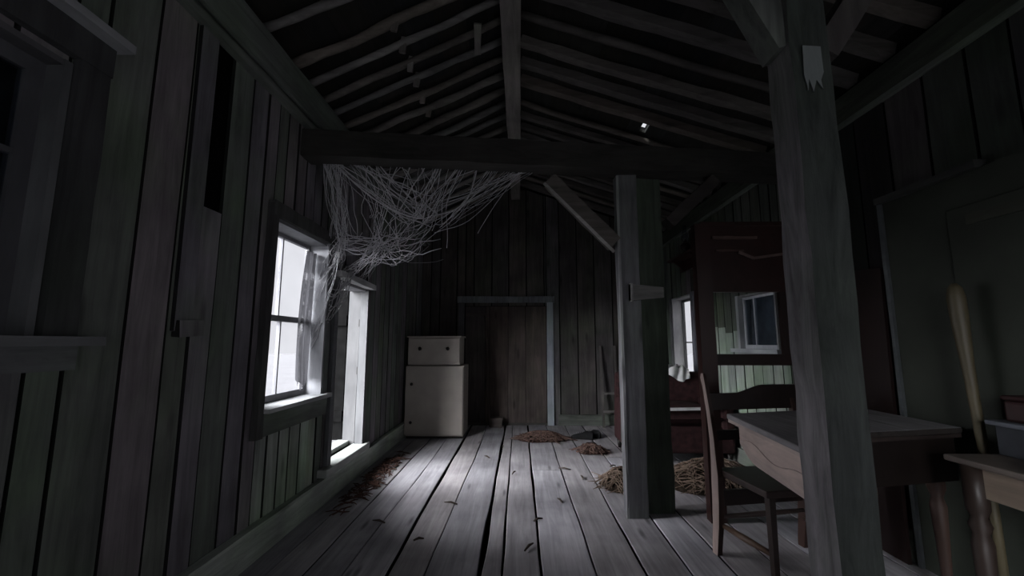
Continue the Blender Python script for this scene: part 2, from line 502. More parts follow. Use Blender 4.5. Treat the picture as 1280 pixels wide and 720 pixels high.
# wall behind the camera, with a wide opening added for the rear fill light
mb = MB()
for a, b in ((XL - .13, -.55), (-.55, 1.0), (1.0, XR + .13)):
    z0 = 2.0 if a == -.55 else -.1
    mb.hexa([(a, YF - .1, z0), (b, YF - .1, z0), (b, YF, z0), (a, YF, z0), (a, YF - .1, 3.9), (b, YF - .1, 3.9), (b, YF, 3.9), (a, YF, 3.9)], vary(WG), 0)
wf = mb.build('wall_front', M['wall'])
struct(wf, 'boarded wall opposite the back gable', 'wall')

# ------------------------------------------------------------------ roof
mb = MB()
T = .075     # rafters lie below the boarding
HOLE = (1.20, 3.63, 3.87)
for side in (-1, 1):
    x = RX
    end = XL - .25 if side < 0 else XR + .25
    while (x - end) * side < 0:
        w = R.uniform(.15, .22)
        x1 = x + side * w
        if (x1 - end) * side > 0: x1 = end
        segs = [(YF - .2, 1.1), (1.1, 3.2), (3.2, 5.0), (5.0, YB + .2)]
        if side > 0 and abs(x - (HOLE[0] - .03)) < 1e-6:
            x1 = HOLE[0] + .03
            segs = [(YF - .2, HOLE[1]), (HOLE[2], YB + .2)]
        elif side > 0 and x < HOLE[0] < x1:
            x1 = HOLE[0] - .03
        for y0, y1 in segs:
            a, b = sorted((x, x1))
            g = .0005
            d = 0
            za, zb = roof(a) + T + d, roof(b) + T + d
            if side > 0 and a < RX: za = roof(RX) + T
            mb.hexa([(a + g, y0, za), (b - g, y0, zb), (b - g, y1, zb), (a + g, y1, za), (a + g, y0, za + .03), (b - g, y0, zb + .03), (b - g, y1, zb + .03), (a + g, y1, za + .03)], vary((.026, .025, .024), .35), 0)
        x = x1
# roofing felt above the boards, also torn open over the hole
for (xa, xb, y0, y1) in ((XL - .25, RX, YF - .2, YB + .2), (RX, HOLE[0] - .03, YF - .2, YB + .2), (HOLE[0] + .03, XR + .25, YF - .2, YB + .2),
                         (HOLE[0] - .03, HOLE[0] + .03, YF - .2, HOLE[1]), (HOLE[0] - .03, HOLE[0] + .03, HOLE[2], YB + .2)):
    za, zb = roof(xa) + T + .035, roof(xb) + T + .035
    mb.hexa([(xa, y0, za), (xb, y0, zb), (xb, y1, zb), (xa, y1, za), (xa, y0, za + .02), (xb, y0, zb + .02), (xb, y1, zb + .02), (xa, y1, za + .02)], (.01, .01, .01), 1)
ce = mb.build('ceiling', [M['long'], M['back']])
struct(ce, 'dark underside of the pitched roof boarding, with a small slit of daylight', 'ceiling')

# ------------------------------------------------------------------ trims
mb = MB()
mb.bar((XL + .045, YF, 2.84), (XL + .045, YB - .01, 2.84), .09, .20, col=vary(WV, .05), n=24, j=.004)
mb.bar((XL + .10, YF, 2.80), (XL + .10, YB - .01, 2.80), .022, .20, col=vary(WV, .05), n=24, j=.003)
mb.bar((XL + .02, YF, 2.71), (XL + .02, YB - .01, 2.71), .05, .05, col=vary(WV, .05), n=24, j=.003)
struct(mb.build('trim_1', M['long']), 'greenish wall plate timber along the top of the left wall', 'trim')
mb = MB()
mb.bar((XR - .05, YF, 2.735), (XR - .05, YB - .01, 2.735), .10, .12, col=vary((.05, .057, .047), .05), n=24, j=.004)
mb.bar((XR - .012, YF, 2.665), (XR - .012, YB - .01, 2.665), .024, .04, col=vary(WV, .05), n=24, j=.003)
struct(mb.build('trim_2', M['long']), 'wall plate timber along the top of the right wall', 'trim')
mb = MB()
mb.bar((XL + .016, YF, .09), (XL + .016, YB - .02, .09), .032, .18, col=(.40, .44, .40), n=30, j=.004)
mb.bar((XL + .024, YF, .185), (XL + .024, YB - .02, .185), .05, .016, col=(.42, .46, .42), n=30, j=.003)
struct(mb.build('baseboard_left', M['long']), 'pale green baseboard along the left wall', 'baseboard')
mb = MB()
mb.bar((.56, YB - .014, .075), (2.15, YB - .014, .075), .028, .15, col=(.13, .14, .125), n=10, j=.003)
mb.bar((XL + .05, YB - .014, .075), (-1.0, YB - .014, .075), .028, .15, col=(.13, .14, .125), n=4, j=.003)
struct(mb.build('baseboard_back', M['cross']), 'low baseboard along the back wall beside the plank door', 'baseboard')
mb = MB()
mb.bar((XR - .014, 2.5, .08), (XR - .014, YB - .03, .08), .028, .16, col=(.13, .14, .125), n=14, j=.003)
struct(mb.build('baseboard_right', M['long']), 'baseboard along the right wall', 'baseboard')

# ------------------------------------------------------------------ window_2 : bright window in the left wall
w = empty('window_2', (XL, 2.775, .8), kind='structure', label='tall bright window in the left wall beside the open doorway', cat='window')
mb = MB()   # jambs lining the opening
y0, y1, z0, z1 = O_W
mb.box(-1.64, -1.485, y0, y0 + .02, z0, z1, vary(PW, .05)); mb.box(-1.64, -1.47, y1 - .02, y1, z0, z1, (.36, .365, .38))  # far jamb coloured lighter for the daylight on it
mb.box(-1.64, -1.475, y0 + .02, y1 - .02, z1 - .022, z1, vary(PW, .05))
mb.build('jamb', M['paint'], w)
mb = MB()   # casings on the room side
mb.bar((-1.475, y0 - .035, .66), (-1.478, y0 - .028, 2.03), .036, .06, up=(0, 1, 0), col=(.07, .068, .07), n=8, j=.003)
mb.bar((-1.478, y1 + .035, .78), (-1.478, y1 + .035, 1.96), .03, .06, up=(0, 1, 0), col=(.16, .165, .17), n=6, j=.002)
mb.bar((-1.478, y0 - .05, z1 + .045), (-1.478, y1 + .07, z1 + .045), .045, .09, col=(.075, .075, .075), n=6, j=.003)
tag(mb.build('casing', M['up'], w), 'dark weathered window casing')
mb = MB()
mb.box(-1.64, -1.425, y0 - .01, y1 + .08, z0 - .005, z0 + .022, (.42, .43, .43), 0, .002)
mb.build('sill', M['paintlong'], w)
mb = MB()
mb.box(-1.5, -1.468, y0 - .005, y1 + .09, .665, z0 - .005, (.15, .165, .15), 0, .003)
mb.build('apron', M['long'], w)


def sash(name, parent, xp, ya, yb, za, zb, t=.032, d=.03, vert=(), horiz=(), mat='paint', col=(.34, .34, .35)):
    mb = MB()
    mb.box(xp - d / 2, xp + d / 2, ya, ya + t, za, zb, col); mb.box(xp - d / 2, xp + d / 2, yb - t, yb, za, zb, col)
    mb.box(xp - d / 2, xp + d / 2, ya + t, yb - t, za, za + t * 1.5, col); mb.box(xp - d / 2, xp + d / 2, ya + t, yb - t, zb - t, zb, col)
    for v in vert: mb.box(xp - d / 2.6, xp + d / 2.6, v - .007, v + .007, za + t * 1.5, zb - t, col)
    for h in horiz: mb.box(xp - d / 2.4, xp + d / 2.4, ya + t, yb - t, h - .009, h + .009, col)
    return mb.build(name, M[mat], parent)


s1 = sash('sash', w, -1.605, y0 + .02, y1 - .02, z0 + .022, 1.37, vert=(y0 + .33,), t=.03, col=(.2, .2, .21))
mb = MB(); mb.box(-1.607, -1.603, y0 + .05, y1 - .05, z0 + .06, 1.34); mb.build('pane', M['glass'], s1)
s2 = sash('sash', w, -1.625, y0 + .02, y1 - .02, 1.34, z1 - .022, vert=(y0 + .33,), t=.026, col=(.2, .2, .21))
mb = MB(); mb.box(-1.627, -1.623, y0 + .05, y1 - .05, 1.37, z1 - .05); mb.build('pane', M['glass'], s2)

# torn sheer curtain hanging in the window recess
mb = MB()
n, kz = 22, 16
vs, fs = [], []
for k in range(kz + 1):
    t = k / kz
    z = 1.87 - (1.87 - .90) * t
    lo = 2.93 - .06 * math.sin(t * 3) + .04 * (1 - t)
    hi = 3.095
    for i in range(n + 1):
        u = i / n
        y = lo + (hi - lo) * u
        vs.append((-1.563 + .016 * math.sin(u * 17 + t * 1.4) + .006 * math.sin(u * 41), y, z + (.04 * math.sin(u * 9) if k == kz else 0)))
for k in range(kz):
    for i in range(n):
        a = k * (n + 1) + i
        fs.append((a, a + 1, a + n + 2, a + n + 1))
mb.add(vs, fs, smooth=True)
tag(mb.build('curtain', M['curtain']), 'torn grey sheer curtain hanging at the right side of the bright window', 'curtain')

# ------------------------------------------------------------------ door_1 : open doorway, left wall
d1 = empty('door_1', (XL, 3.67, .26), kind='structure', label='open doorway in the left wall, lit by daylight, raised sill', cat='door')
y0, y1, z0, z1 = O_D
mb = MB()
mb.box(-1.64, -1.49, y0, y0 + .02, z0, z1, vary((.3, .3, .31), .05))
mb.box(-1.66, -1.55, y1 - .02, y1 + .005, z0, z1, vary((.10, .10, .102), .03), 0, .004)
mb.box(-1.538, -1.47, y1 - .035, y1 + .005, z0, z1 + .02, vary((.115, .116, .119), .03), 0, .003)
mb.box(-1.64, -1.49, y0 + .02, y1 - .02, z1 - .02, z1, vary((.3, .3, .31), .05))
for z in (.9, 1.35):
    mb.box(-1.552, -1.536, y1 - .032, y1 - .01, z, z + .07, (.03, .028, .027))
mb.build('jamb', M['paint'], d1)
mb = MB()
mb.bar((-1.477, y0 - .035, .27), (-1.477, y0 - .035, 1.74), .03, .06, up=(0, 1, 0), col=(.13, .135, .14), n=6, j=.002)
mb.bar((-1.45, y0 - .09, z1 + .035), (-1.452, y1 + .03, z1 + .025), .075, .05, col=(.5, .5, .5), n=5, j=.005)
mb.build('casing', M['paintlong'], d1)
mb = MB()
mb.box(-1.565, -1.425, y0 - .14, y1 + .06, z0 - .055, z0 + .005, (.36, .38, .36), 0, .003)
mb.box(-1.72, -1.60, y0 - .03, y1 + .02, z0 - .05, z0 + .035, (.36, .38, .36), 0, .003)
mb.build('sill', M['paintlong'], d1, bevel=.008)
mb = MB()   # leaf swung outward
for k in range(4):
    mb.box(-2.10 + k * .105, -2.10 + k * .105 + .102, 4.03, 4.065, z0 + .03, z1, (.022, .021, .022))
mb.box(-2.10, -1.68, 4.005, 4.03, z0 + .2, z0 + .30, (.035, .034, .035)); mb.box(-2.10, -1.68, 4.005, 4.03, z1 - .35, z1 - .25, (.03, .03, .03))
tag(mb.build('door_leaf', M['back'], d1), 'black boarded door leaf swung outward')

# ------------------------------------------------------------------ window_1 : shuttered window, near end of the left wall
w = empty('window_1', (XL, .83, 1.2), kind='structure', label='dark shuttered window at the near end of the left wall', cat='window')
y0, y1, z0, z1 = O_FG
mb = MB()
mb.box(-1.64, -1.49, y0, y0 + .02, z0, z1, (.12, .12, .12)); mb.box(-1.64, -1.485, y1 - .025, y1, z0, z1, (.13, .135, .14))
mb.box(-1.64, -1.49, y0 + .02, y1 - .025, z1 - .02, z1, (.10, .10, .105))
mb.build('jamb', M['paint'], w)
mb = MB()
mb.bar((-1.478, y1 + .055, z0 - .02), (-1.478, y1 + .055, z1 + .02), .03, .10, up=(0, 1, 0), col=(.055, .056, .058), n=6, j=.002)
mb.bar((-1.478, y0 - .055, z0 - .02), (-1.478, y0 - .055, z1 + .02), .03, .10, up=(0, 1, 0), col=(.055, .056, .058), n=6, j=.002)
mb.bar((-1.478, y0 - .12, z1 + .075), (-1.478, y1 + .11, z1 + .075), .03, .11, col=(.055, .056, .058), n=6, j=.002)
mb.build('casing', M['up'], w)
mb = MB()
mb.bar((-1.455, y0 - .15, z1 + .145), (-1.455, y1 + .13, z1 + .145), .085, .03, col=(.32, .33, .34), n=6, j=.002)
tag(mb.build('head_cap', M['paintlong'], w), 'pale cap board over the window head')
mb = MB()
mb.box(-1.6, -1.42, y0 - .12, y1 + .16, z0 - .03, z0, (.17, .175, .18), 0, .003)
mb.build('sill', M['paintlong'], w)
mb = MB(); mb.box(-1.5, -1.47, y0 - .1, y1 + .12, z0 - .11, z0 - .03, (.13, .135, .14)); mb.build('apron', M['long'], w)
s = sash('sash', w, -1.56, y0 + .02, y1 - .025, z0, z1 - .02, t=.05, horiz=(1.52, 1.78), col=(.09, .092, .1))
mb = MB(); mb.box(-1.562, -1.558, y0 + .07, y1 - .075, z0 + .07, z1 - .07); mb.build('pane', M['glassdark'], s)
mb = MB()
for k in range(5): mb.box(-1.64, -1.615, y0 - .02 + k * .175, y0 + .152 + k * .175, z0 - .05, z1 + .05, vary((.02, .02, .022), .3))
tag(mb.build('shutter', M['up'], w), 'black boarded shutter closed behind the glass')

# ------------------------------------------------------------------ window_3 : far bright window in the right wall
w = empty('window_3', (XR, 5.68, .62), kind='structure', label='small bright window at the far end of the right wall', cat='window')
y0, y1, z0, z1 = O_3
mb = MB()
mb.box(2.19, 2.36, y1 - .02, y1, z0, z1, (.5, .5, .5)); mb.box(2.21, 2.36, y0, y0 + .02, z0, z1, (.4, .4, .4)); mb.box(2.19, 2.36, y0 + .02, y1 - .02, z1 - .02, z1, (.45, .45, .45))
mb.build('jamb', M['paint'], w)
mb = MB(); mb.box(2.16, 2.36, y0 - .04, y1 + .04, z0 - .03, z0, (.4, .4, .4)); mb.build('sill', M['paintlong'], w)
mb = MB()
mb.bar((2.186, y1 + .04, z0 - .03), (2.186, y1 + .04, z1 + .02), .026, .07, up=(0, 1, 0), col=(.15, .155, .16), n=5, j=.002)
mb.bar((2.186, y0 - .05, z0 - .03), (2.186, y0 - .05, z1 + .02), .026, .09, up=(0, 1, 0), col=(.16, .16, .185), n=5, j=.002)
mb.build('casing', M['up'], w)
s = sash('sash', w, 2.335, y0 + .02, y1 - .02, z0, z1 - .02, t=.035, horiz=(1.2,), col=(.12, .12, .12))
mb = MB(); mb.box(2.333, 2.337, y0 + .05, y1 - .05, z0 + .05, z1 - .05); mb.build('pane', M['glass'], s)

# ------------------------------------------------------------------ window_4 : dark window in the right wall
w = empty('window_4', (XR, 3.88, 1.14), kind='structure', label='small dark window with pale glazing bars in the right wall', cat='window')
y0, y1, z0, z1 = O_4
mb = MB()
mb.box(2.17, 2.31, y1 - .015, y1 + .03, z0, z1, (.3, .32, .33)); mb.box(2.18, 2.31, y0, y0 + .02, z0, z1, (.2, .2, .2)); mb.box(2.18, 2.31, y0 + .02, y1 - .015, z1 - .02, z1, (.2, .2, .2))
mb.build('jamb', M['paint'], w)
mb = MB(); mb.box(2.12, 2.31, y0 - .07, y1 + .09, z0 - .035, z0, (.32, .34, .35)); mb.build('sill', M['paintlong'], w)
mb = MB(); mb.box(2.175, 2.2, y0 - .03, y1 + .05, z0 - .085, z0 - .035, (.25, .26, .27)); mb.build('apron', M['paintlong'], w)
s = sash('sash', w, 2.235, y0 + .02, y1 - .015, z0, z1 - .02, t=.024, vert=(y1 - .2,), col=(.36, .38, .4))
mb = MB(); mb.box(2.233, 2.237, y0 + .04, y1 - .035, z0 + .03, z1 - .04); mb.build('pane', M['glassdark'], s)
mb = MB(); mb.box(2.29, 2.31, y0, y1, z0 - .02, z1, (.05, .05, .05)); tag(mb.build('shutter', M['slate'], w), 'dark slate coloured board closed behind the glass')

# ------------------------------------------------------------------ door_2 : plank door in the back wall
d2 = empty('door_2', (-.2, YB, 0), kind='structure', label='closed plank door in the back wall with a grey painted frame', cat='door')
mb = MB()
px_ = [DB[0] + .005, -.52, -.46, -.18, .085, DB[1] - .005]
for a, b in zip(px_, px_[1:]):
    mb.bar(((a + b) / 2, YB + .012, .02), ((a + b) / 2, YB + .012, DB[2] - .01), b - a - .008, .022, up=(0, 1, 0), col=vary((.085, .07, .066), .2), n=6, j=.003)
tag(mb.build('door_leaf', M['up'], d2), 'brown plank door leaf')
mb = MB(); mb.bar((-.82, YB - .01, 1.62), (-.5, YB - .01, 1.62), .022, .05, col=(.09, .075, .07), n=2, j=.003); mb.build('batten', M['cross'], d2)
mb = MB()
mb.bar((-.885, YB - .014, 0), (-.885, YB - .014, 1.80), .09, .03, up=(0, 1, 0), col=(.10, .10, .105), n=6, j=.002)
mb.bar((.45, YB - .018, 0), (.45, YB - .018, 1.80), .095, .036, up=(0, 1, 0), col=(.36, .39, .44), n=6, j=.003)  # right casing coloured lighter than the left, as if lit
mb.bar((-.95, YB - .016, 1.845), (.52, YB - .016, 1.845), .032, .095, col=(.19, .20, .22), n=6, j=.003)
mb.build('door_frame', M['up'], d2)
mb = MB(); mb.box(-.83, .40, YB - .03, YB + .0, 0.0, .03, (.08, .075, .07)); mb.build('threshold', M['cross'], d2)

# ------------------------------------------------------------------ door_3 : green panel door, right wall
d3 = empty('door_3', (XR, 1.85, 0), kind='structure', label='wide dull green panel door in the right wall behind the tables', cat='door')
mb = MB(); mb.box(2.165, 2.198, 1.22, 2.44, .0, 2.02); tag(mb.build('door_leaf', M['panel'], d3), 'flat green painted door leaf')
mb = MB()
mb.box(2.15, 2.166, 1.24, 2.08, .75, 1.86, (.1, .11, .09)); mb.build('raised_panel', M['panel'], d3, bevel=.008)
mb = MB(); mb.bar((2.16, 1.9, 2.035), (2.16, 2.46, 2.035), .06, .035, col=(.05, .052, .05), n=3, j=.003)
mb.bar((2.172, 2.452, 0), (2.172, 2.452, 2.02), .05, .024, up=(0, 1, 0), col=(.085, .095, .1), n=5, j=.002)
mb.build('door_frame', M['paintlong'], d3)
mb = MB(); mb.box(2.140, 2.151, 1.62, 1.98, 1.76, 1.81, (.05, .052, .042)); mb.build('batten', M['paintlong'], d3)

# ------------------------------------------------------------------ roof timbers
mb = MB()
mb.bar((RX, YF, RZ - .09), (RX, YB - .005, RZ - .09), .14, .18, col=(.23, .212, .205), n=26, j=.004)
tag(mb.build('ridge_beam', M['long']), 'long brown grey ridge beam running along the roof peak', 'beam')

by = lambda x: 2.74 + .125 * (x + 1.5)
mb = MB()
mb.bar((XL + .0, by(XL), 2.56), (XR - .001, by(XR), 2.56), .17, .185, col=(.045, .043, .04), n=24, j=.004)
tag(mb.build('tie_beam', M['cross']), 'dark heavy tie beam crossing the room from left wall to right wall', 'beam')


ordn = ['nearest', 'second', 'third', 'fourth', 'fifth', 'sixth', 'seventh', 'eighth', 'ninth', 'tenth', 'eleventh', 'twelfth', 'thirteenth', 'fourteenth',
        'fifteenth', 'sixteenth', 'seventeenth', 'eighteenth', 'nineteenth', 'twentieth', 'twenty-first', 'twenty-second', 'twenty-third']


def rafter(y, side, i, n):
    x1 = (XL + .03) if side < 0 else (XR - .03)
    x0 = RX + side * .075
    zt = .036
    a = Vector((x0, y, roof(x0) + zt)); b = Vector((x1, y + R.uniform(-.03, .03), roof(x1) + zt))
    k = 14
    pts, rad = [], []
    sag = R.uniform(0, .015)
    base = .028 + R.uniform(-.004, .007)
    for q in range(k + 1):
        t = q / k
        p = a.lerp(b, t)
        p.y += .016 * noise.noise(Vector((t * 3.5, y * 7, side)))
        p.z += .010 * noise.noise(Vector((t * 5, y * 9, side + 4))) - sag * math.sin(math.pi * t)
        pts.append(p)
        rad.append(base * (1 + .22 * noise.noise(Vector((t * 8, y * 5, side + 9)))))
    mb = MB()
    c = vary((.17, .16, .15) if side < 0 else (.125, .112, .105), .25)
    if side < 0 or i % 4 == 1:
        mb.tube(pts, rad, 8, c)
    else:
        for q in range(k):
            pass
        vs, fs = [], []
        for q, p in enumerate(pts):
            w_ = rad[q] * 1.2; h_ = rad[q] * 1.05
            d = (b - a).normalized(); u = Vector((0, 1, 0)); s_ = d.cross(u).normalized()
            for e, f in ((-1, -1), (1, -1), (1, 1), (-1, 1)):
                vs.append(p + u * e * w_ + s_ * f * h_)
        for q in range(k):
            o = q * 4
            for r_ in range(4):
                l = (r_ + 1) % 4
                fs.append((o + r_, o + l, o + 4 + l, o + 4 + r_))
        fs += [(3, 2, 1, 0), (k * 4, k * 4 + 1, k * 4 + 2, k * 4 + 3)]
        mb.add(vs, fs, c)
    o = mb.build('rafter', M['cross'])
    which = 'nearest the viewer' if i == 0 else ('nearest the back wall' if i == n - 1 else ordn[i] + ' from the viewer')
    tag(o, '%s rafter on the %s roof slope, %s' % ('knobbly pole' if side < 0 else 'rough sawn', 'left' if side < 0 else 'right', which), 'rafter',
        '%s slope rafters' % ('left' if side < 0 else 'right'))
    if side < 0 and 2.0 < y < 3.5:
        mb = MB()
        xp = -.78 + R.uniform(-.03, .03)
        q = pts[min(range(k + 1), key=lambda h: abs(pts[h].x - xp))]
        mb.bar((q.x, q.y - .005, q.z + .03), (q.x - .015, q.y + .0, q.z - .085), .04, .02, up=(0, 1, 0), col=vary((.22, .2, .19)), n=2, j=.004)
        mb.build('peg', M['up'], o)
    return o


ysl = [1.62, 1.88, 2.15, 2.44, 2.65, 2.84, 3.05, 3.26, 3.47, 3.70, 3.93, 4.16, 4.40, 4.63, 4.87, 5.10, 5.34, 5.58, 5.82, 6.08]
ysr = [1.50, 1.76, 2.02, 2.28, 2.54, 2.80, 3.06, 3.32, 3.57, 3.93, 4.15, 4.38, 4.61, 4.84, 5.08, 5.31, 5.55, 5.79, 6.06]
for i, y in enumerate(ysl): rafter(y, -1, i, len(ysl))
for i, y in enumerate(ysr): rafter(y, 1, i, len(ysr))
# loose lath caught across the left rafters
mb = MB(); mb.bar((-.30, 2.72, roof(-.30) - .012), (-.33, 3.02, roof(-.33) - .012), .05, .012, col=(.22, .21, .2), n=2, j=.003)
tag(mb.build('roof_lath', M['long']), 'short loose lath lying under the left rafters near the ridge', 'lath')

# ------------------------------------------------------------------ posts, braces
mb = MB()
mb.bar((.812, 3.11, 0), (.812, 3.11, 2.475), .145, .12, up=(0, 1, 0), col=(.155, .155, .165), n=10, j=.004)
mb.bar((.742, 3.055, 0), (.742, 3.055, 2.46), .018, .014, up=(0, 1, 0), col=(.30, .30, .31), n=10, j=.002)  # pale strip stands in for the lit left edge
tag(mb.build('post', M['up']), 'grey square post under the tie beam, left one of the pair', 'post')
mb = MB()
mb.bar((1.0, 3.19, 0), (1.0, 3.19, 2.50), .195, .10, up=(0, 1, 0), col=(.07, .085, .068), n=10, j=.004)
tag(mb.build('post', M['up']), 'wide mossy green post under the tie beam, right one of the pair', 'post')
mb = MB()
mb.bar((.23, 3.09, 2.44), (.715, 3.09, 1.935), .10, .115, up=(0, 1, 0), col=(.12, .11, .10), n=5, j=.003)
mb.bar((.185, 3.035, 2.40), (.70, 3.035, 1.865), .012, .02, up=(.7, 0, .7), col=(.32, .31, .30), n=5, j=.001)  # lit underside edge of the brace painted as a pale strip
tag(mb.build('brace', M['cross']), 'slanting timber brace rising from the paired posts left to the tie beam', 'brace')
mb = MB()
mb.bar((1.125, 3.10, 2.09), (1.50, 3.12, 2.44), .09, .115, up=(0, 1, 0), col=(.05, .045, .043), n=5, j=.003)
tag(mb.build('brace', M['cross']), 'dark timber brace rising from the paired posts right to the tie beam', 'brace')
mb = MB()
mb.hexa([(.80, 3.0, 1.50), (1.05, 3.035, 1.525), (1.05, 3.06, 1.525), (.80, 3.055, 1.50), (.80, 3.0, 1.62), (1.05, 3.035, 1.60), (1.05, 3.06, 1.60), (.80, 3.055, 1.62)], (.20, .20, .19))
mb.box(.80, .815, 2.99, 3.055, 1.495, 1.625, (.3, .3, .29))
tag(mb.build('wooden_block', M['cross']), 'tapered wooden block nailed across the front of the paired posts', 'block')

mb = MB()
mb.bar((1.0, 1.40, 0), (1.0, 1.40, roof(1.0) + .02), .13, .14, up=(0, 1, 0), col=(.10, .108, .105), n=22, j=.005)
mb.recolor(lambda n, c: (.25, .24, .252) if n.x < -.7 else (.045, .051, .048))  # side light painted in: left face pale, the others dark
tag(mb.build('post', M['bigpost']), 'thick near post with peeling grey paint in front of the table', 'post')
NEARPOST = bpy.data.objects['post.002']
for fx, fz, sc_ in ((1.0, 2.13, .95),):
    mb = MB()
    out = [(-.030, .085), (.034, .080), (.036, -.02), (.024, -.05), (.028, -.085), (.008, -.05), (-.006, -.095), (-.018, -.045), (-.024, -.09), (-.034, -.03)][::-1]
    vs = [(fx + a * sc_, 1.3305, fz + b * sc_) for a, b in out] + [(fx + a * sc_, 1.326, fz + b * sc_) for a, b in out]
    n = len(out)
    mb.add(vs, [tuple(range(n)), tuple(range(n, 2 * n))[::-1]] + [(k, n + k, n + (k + 1) % n, (k + 1) % n) for k in range(n)], (.20, .225, .215))
    tag(mb.build('paint_flake', M['paint'], NEARPOST), 'pale flake of old paint')
mb = MB()
mb.bar((.955, 1.40, 2.24), (.42, 1.42, 3.37), .10, .10, up=(0, 1, 0), col=(.13, .14, .13), n=6, j=.003)
tag(mb.build('brace', M['up']), 'timber brace rising left from the top of the thick near post', 'brace')
mb = MB()
mb.bar((1.09, 1.42, 2.23), (1.56, 1.42, 2.93), .09, .09, up=(0, 1, 0), col=(.06, .055, .053), n=6, j=.003)
tag(mb.build('brace', M['up']), 'dark timber brace rising right from the top of the thick near post', 'brace')

# ------------------------------------------------------------------ cream cabinet by the back left corner
t = empty('cabinet', (-1.1, 5.6, 0), 'cream two-part cabinet with a drawer box standing by the back left corner', 'cabinet')
mb = MB(); mb.box(-1.455, -.715, 5.40, 5.85, .03, .905); mb.build('cabinet_body', M['cream'], t, bevel=.008)
mb = MB(); mb.box(-1.44, -.73, 5.42, 5.83, 0, .035); mb.build('plinth', M['metal'], t)
mb = MB(); mb.box(-1.462, -.725, 5.378, 5.40, .045, .90); dr = mb.build('cabinet_door', M['cream'], t, bevel=.009)
for z in (.675, .205):
    mb = MB(); mb.lathe((0, 0, 0), [(.008, 0), (.008, .012), (.017, .018), (.019, .026), (.010, .033)], 12)
    for v in mb.v: v.x, v.y, v.z = -1.375 + v.x, 5.378 - v.z, z + v.y
    tag(mb.build('knob', M['metal'], dr), 'dark metal knob')
mb = MB(); mb.box(-1.445, -.775, 5.41, 5.82, .912, 1.262); mb.build('drawer_box', M['cream'], t, bevel=.006)
mb = MB(); mb.box(-1.462, -.755, 5.385, 5.83, 1.262, 1.283); mb.build('cabinet_top', M['cream'], t, bevel=.005)
mb = MB(); mb.box(-1.442, -.778, 5.392, 5.412, .935, 1.25); dr = mb.build('drawer', M['cream'], t, bevel=.007)
for x in (-1.285, -.925):
    mb = MB(); mb.lathe((0, 0, 0), [(.008, 0), (.008, .010), (.020, .016), (.023, .024), (.012, .032)], 12)
    for v in mb.v: v.x, v.y, v.z = x + v.x, 5.392 - v.z, 1.12 + v.y
    tag(mb.build('knob', M['metal'], dr), 'dark metal knob')

# ------------------------------------------------------------------ dark red open frame
t = empty('open_frame', (1.64, 3.0, 0), 'tall dark red wooden open frame standing behind the table and chair', 'frame')
RD = (.030, .011, .009)
mb = MB(); mb.bar((1.33, 3.02, 0), (1.33, 3.02, 2.06), .105, .075, up=(0, 1, 0), col=RD, n=6, j=.002); mb.build('post', M['furn'], t)
mb = MB(); mb.bar((1.985, 3.02, 0), (1.985, 3.02, 2.05), .085, .07, up=(0, 1, 0), col=(.025, .01, .009), n=6, j=.002); mb.build('post', M['furn'], t)
mb = MB(); mb.box(1.38, 1.945, 2.995, 3.03, 1.56, 2.05, (.032, .012, .010)); tp = mb.build('top_panel', M['furnlong'], t)
mb = MB()
mb.bar((1.40, 2.985, 1.955), (1.72, 2.985, 1.955), .02, .022, col=(.11, .07, .06), n=3, j=.003)
mb.bar((1.42, 2.985, 1.86), (1.62, 2.985, 1.86), .016, .014, col=(.09, .055, .048), n=3, j=.003)
mb.build('moulding', M['furnlong'], tp)
mb = MB()
mb.bar((1.58, 2.975, 1.845), (1.68, 2.972, 1.80), .012, .022, col=(.13, .09, .08), n=1)
mb.bar((1.67, 2.972, 1.80), (1.95, 2.972, 1.838), .012, .018, col=(.13, .09, .08), n=2, j=.001)
tag(mb.build('broken_strip', M['furnlong'], tp), 'broken strip of paler wood')
mb = MB(); mb.box(1.32, 1.99, 2.985, 3.06, 2.045, 2.075, RD); mb.build('top_rail', M['furnlong'], t)
mb = MB(); mb.box(1.38, 1.945, 2.995, 3.035, 1.04, 1.118, (.022, .010, .009)); mb.build('middle_rail', M['furnlong'], t)
mb = MB(); mb.box(1.86, 1.945, 2.995, 3.03, 1.118, 1.56, (.02, .01, .009)); mb.build('stile', M['furn'], t)
mb = MB(); mb.box(1.38, 1.945, 3.0, 3.04, .14, .20, (.022, .010, .009)); mb.build('lower_rail', M['furnlong'], t)

# ------------------------------------------------------------------ large table
TZ = .80
PT = [(1.168, 2.452), (1.075, 1.63), (1.13, 1.585), (1.50, 1.955), (2.10, 2.085), (2.105, 2.70)]      # canted near corner
PT = PT[::-1] if sum(PT[i][0] * PT[(i + 1) % 6][1] - PT[(i + 1) % 6][0] * PT[i][1] for i in range(6)) < 0 else PT
t = empty('table', (1.6, 2.2, 0), 'large worn table with a grey top and pale moulded apron behind the thick near post', 'table')
cx = sum(p[0] for p in PT) / 6; cy = sum(p[1] for p in PT) / 6
ins = lambda k: [(cx + (x - cx) * k, cy + (y - cy) * k) for x, y in PT]
mb = MB(); mb.prism(PT, TZ - .028, TZ, (.29, .28, .29)); mb.recolor(lambda n, c: c if n.z > .5 or n.x < -.7 else (.03, .025, .023)); mb.build('tabletop', M['floor'], t, bevel=.006)  # edge pale only on the left: side light put into the colour
mb = MB(); mb.prism(ins(.985), TZ - .045, TZ - .028, (.55, .45, .41)); mb.recolor(lambda n, c: c if n.x < -.7 else (.03, .022, .02)); tag(mb.build('edge_moulding', M['furnlong'], t), 'pale moulding under the table edge')  # same painted side light on the moulding, dark on the other sides


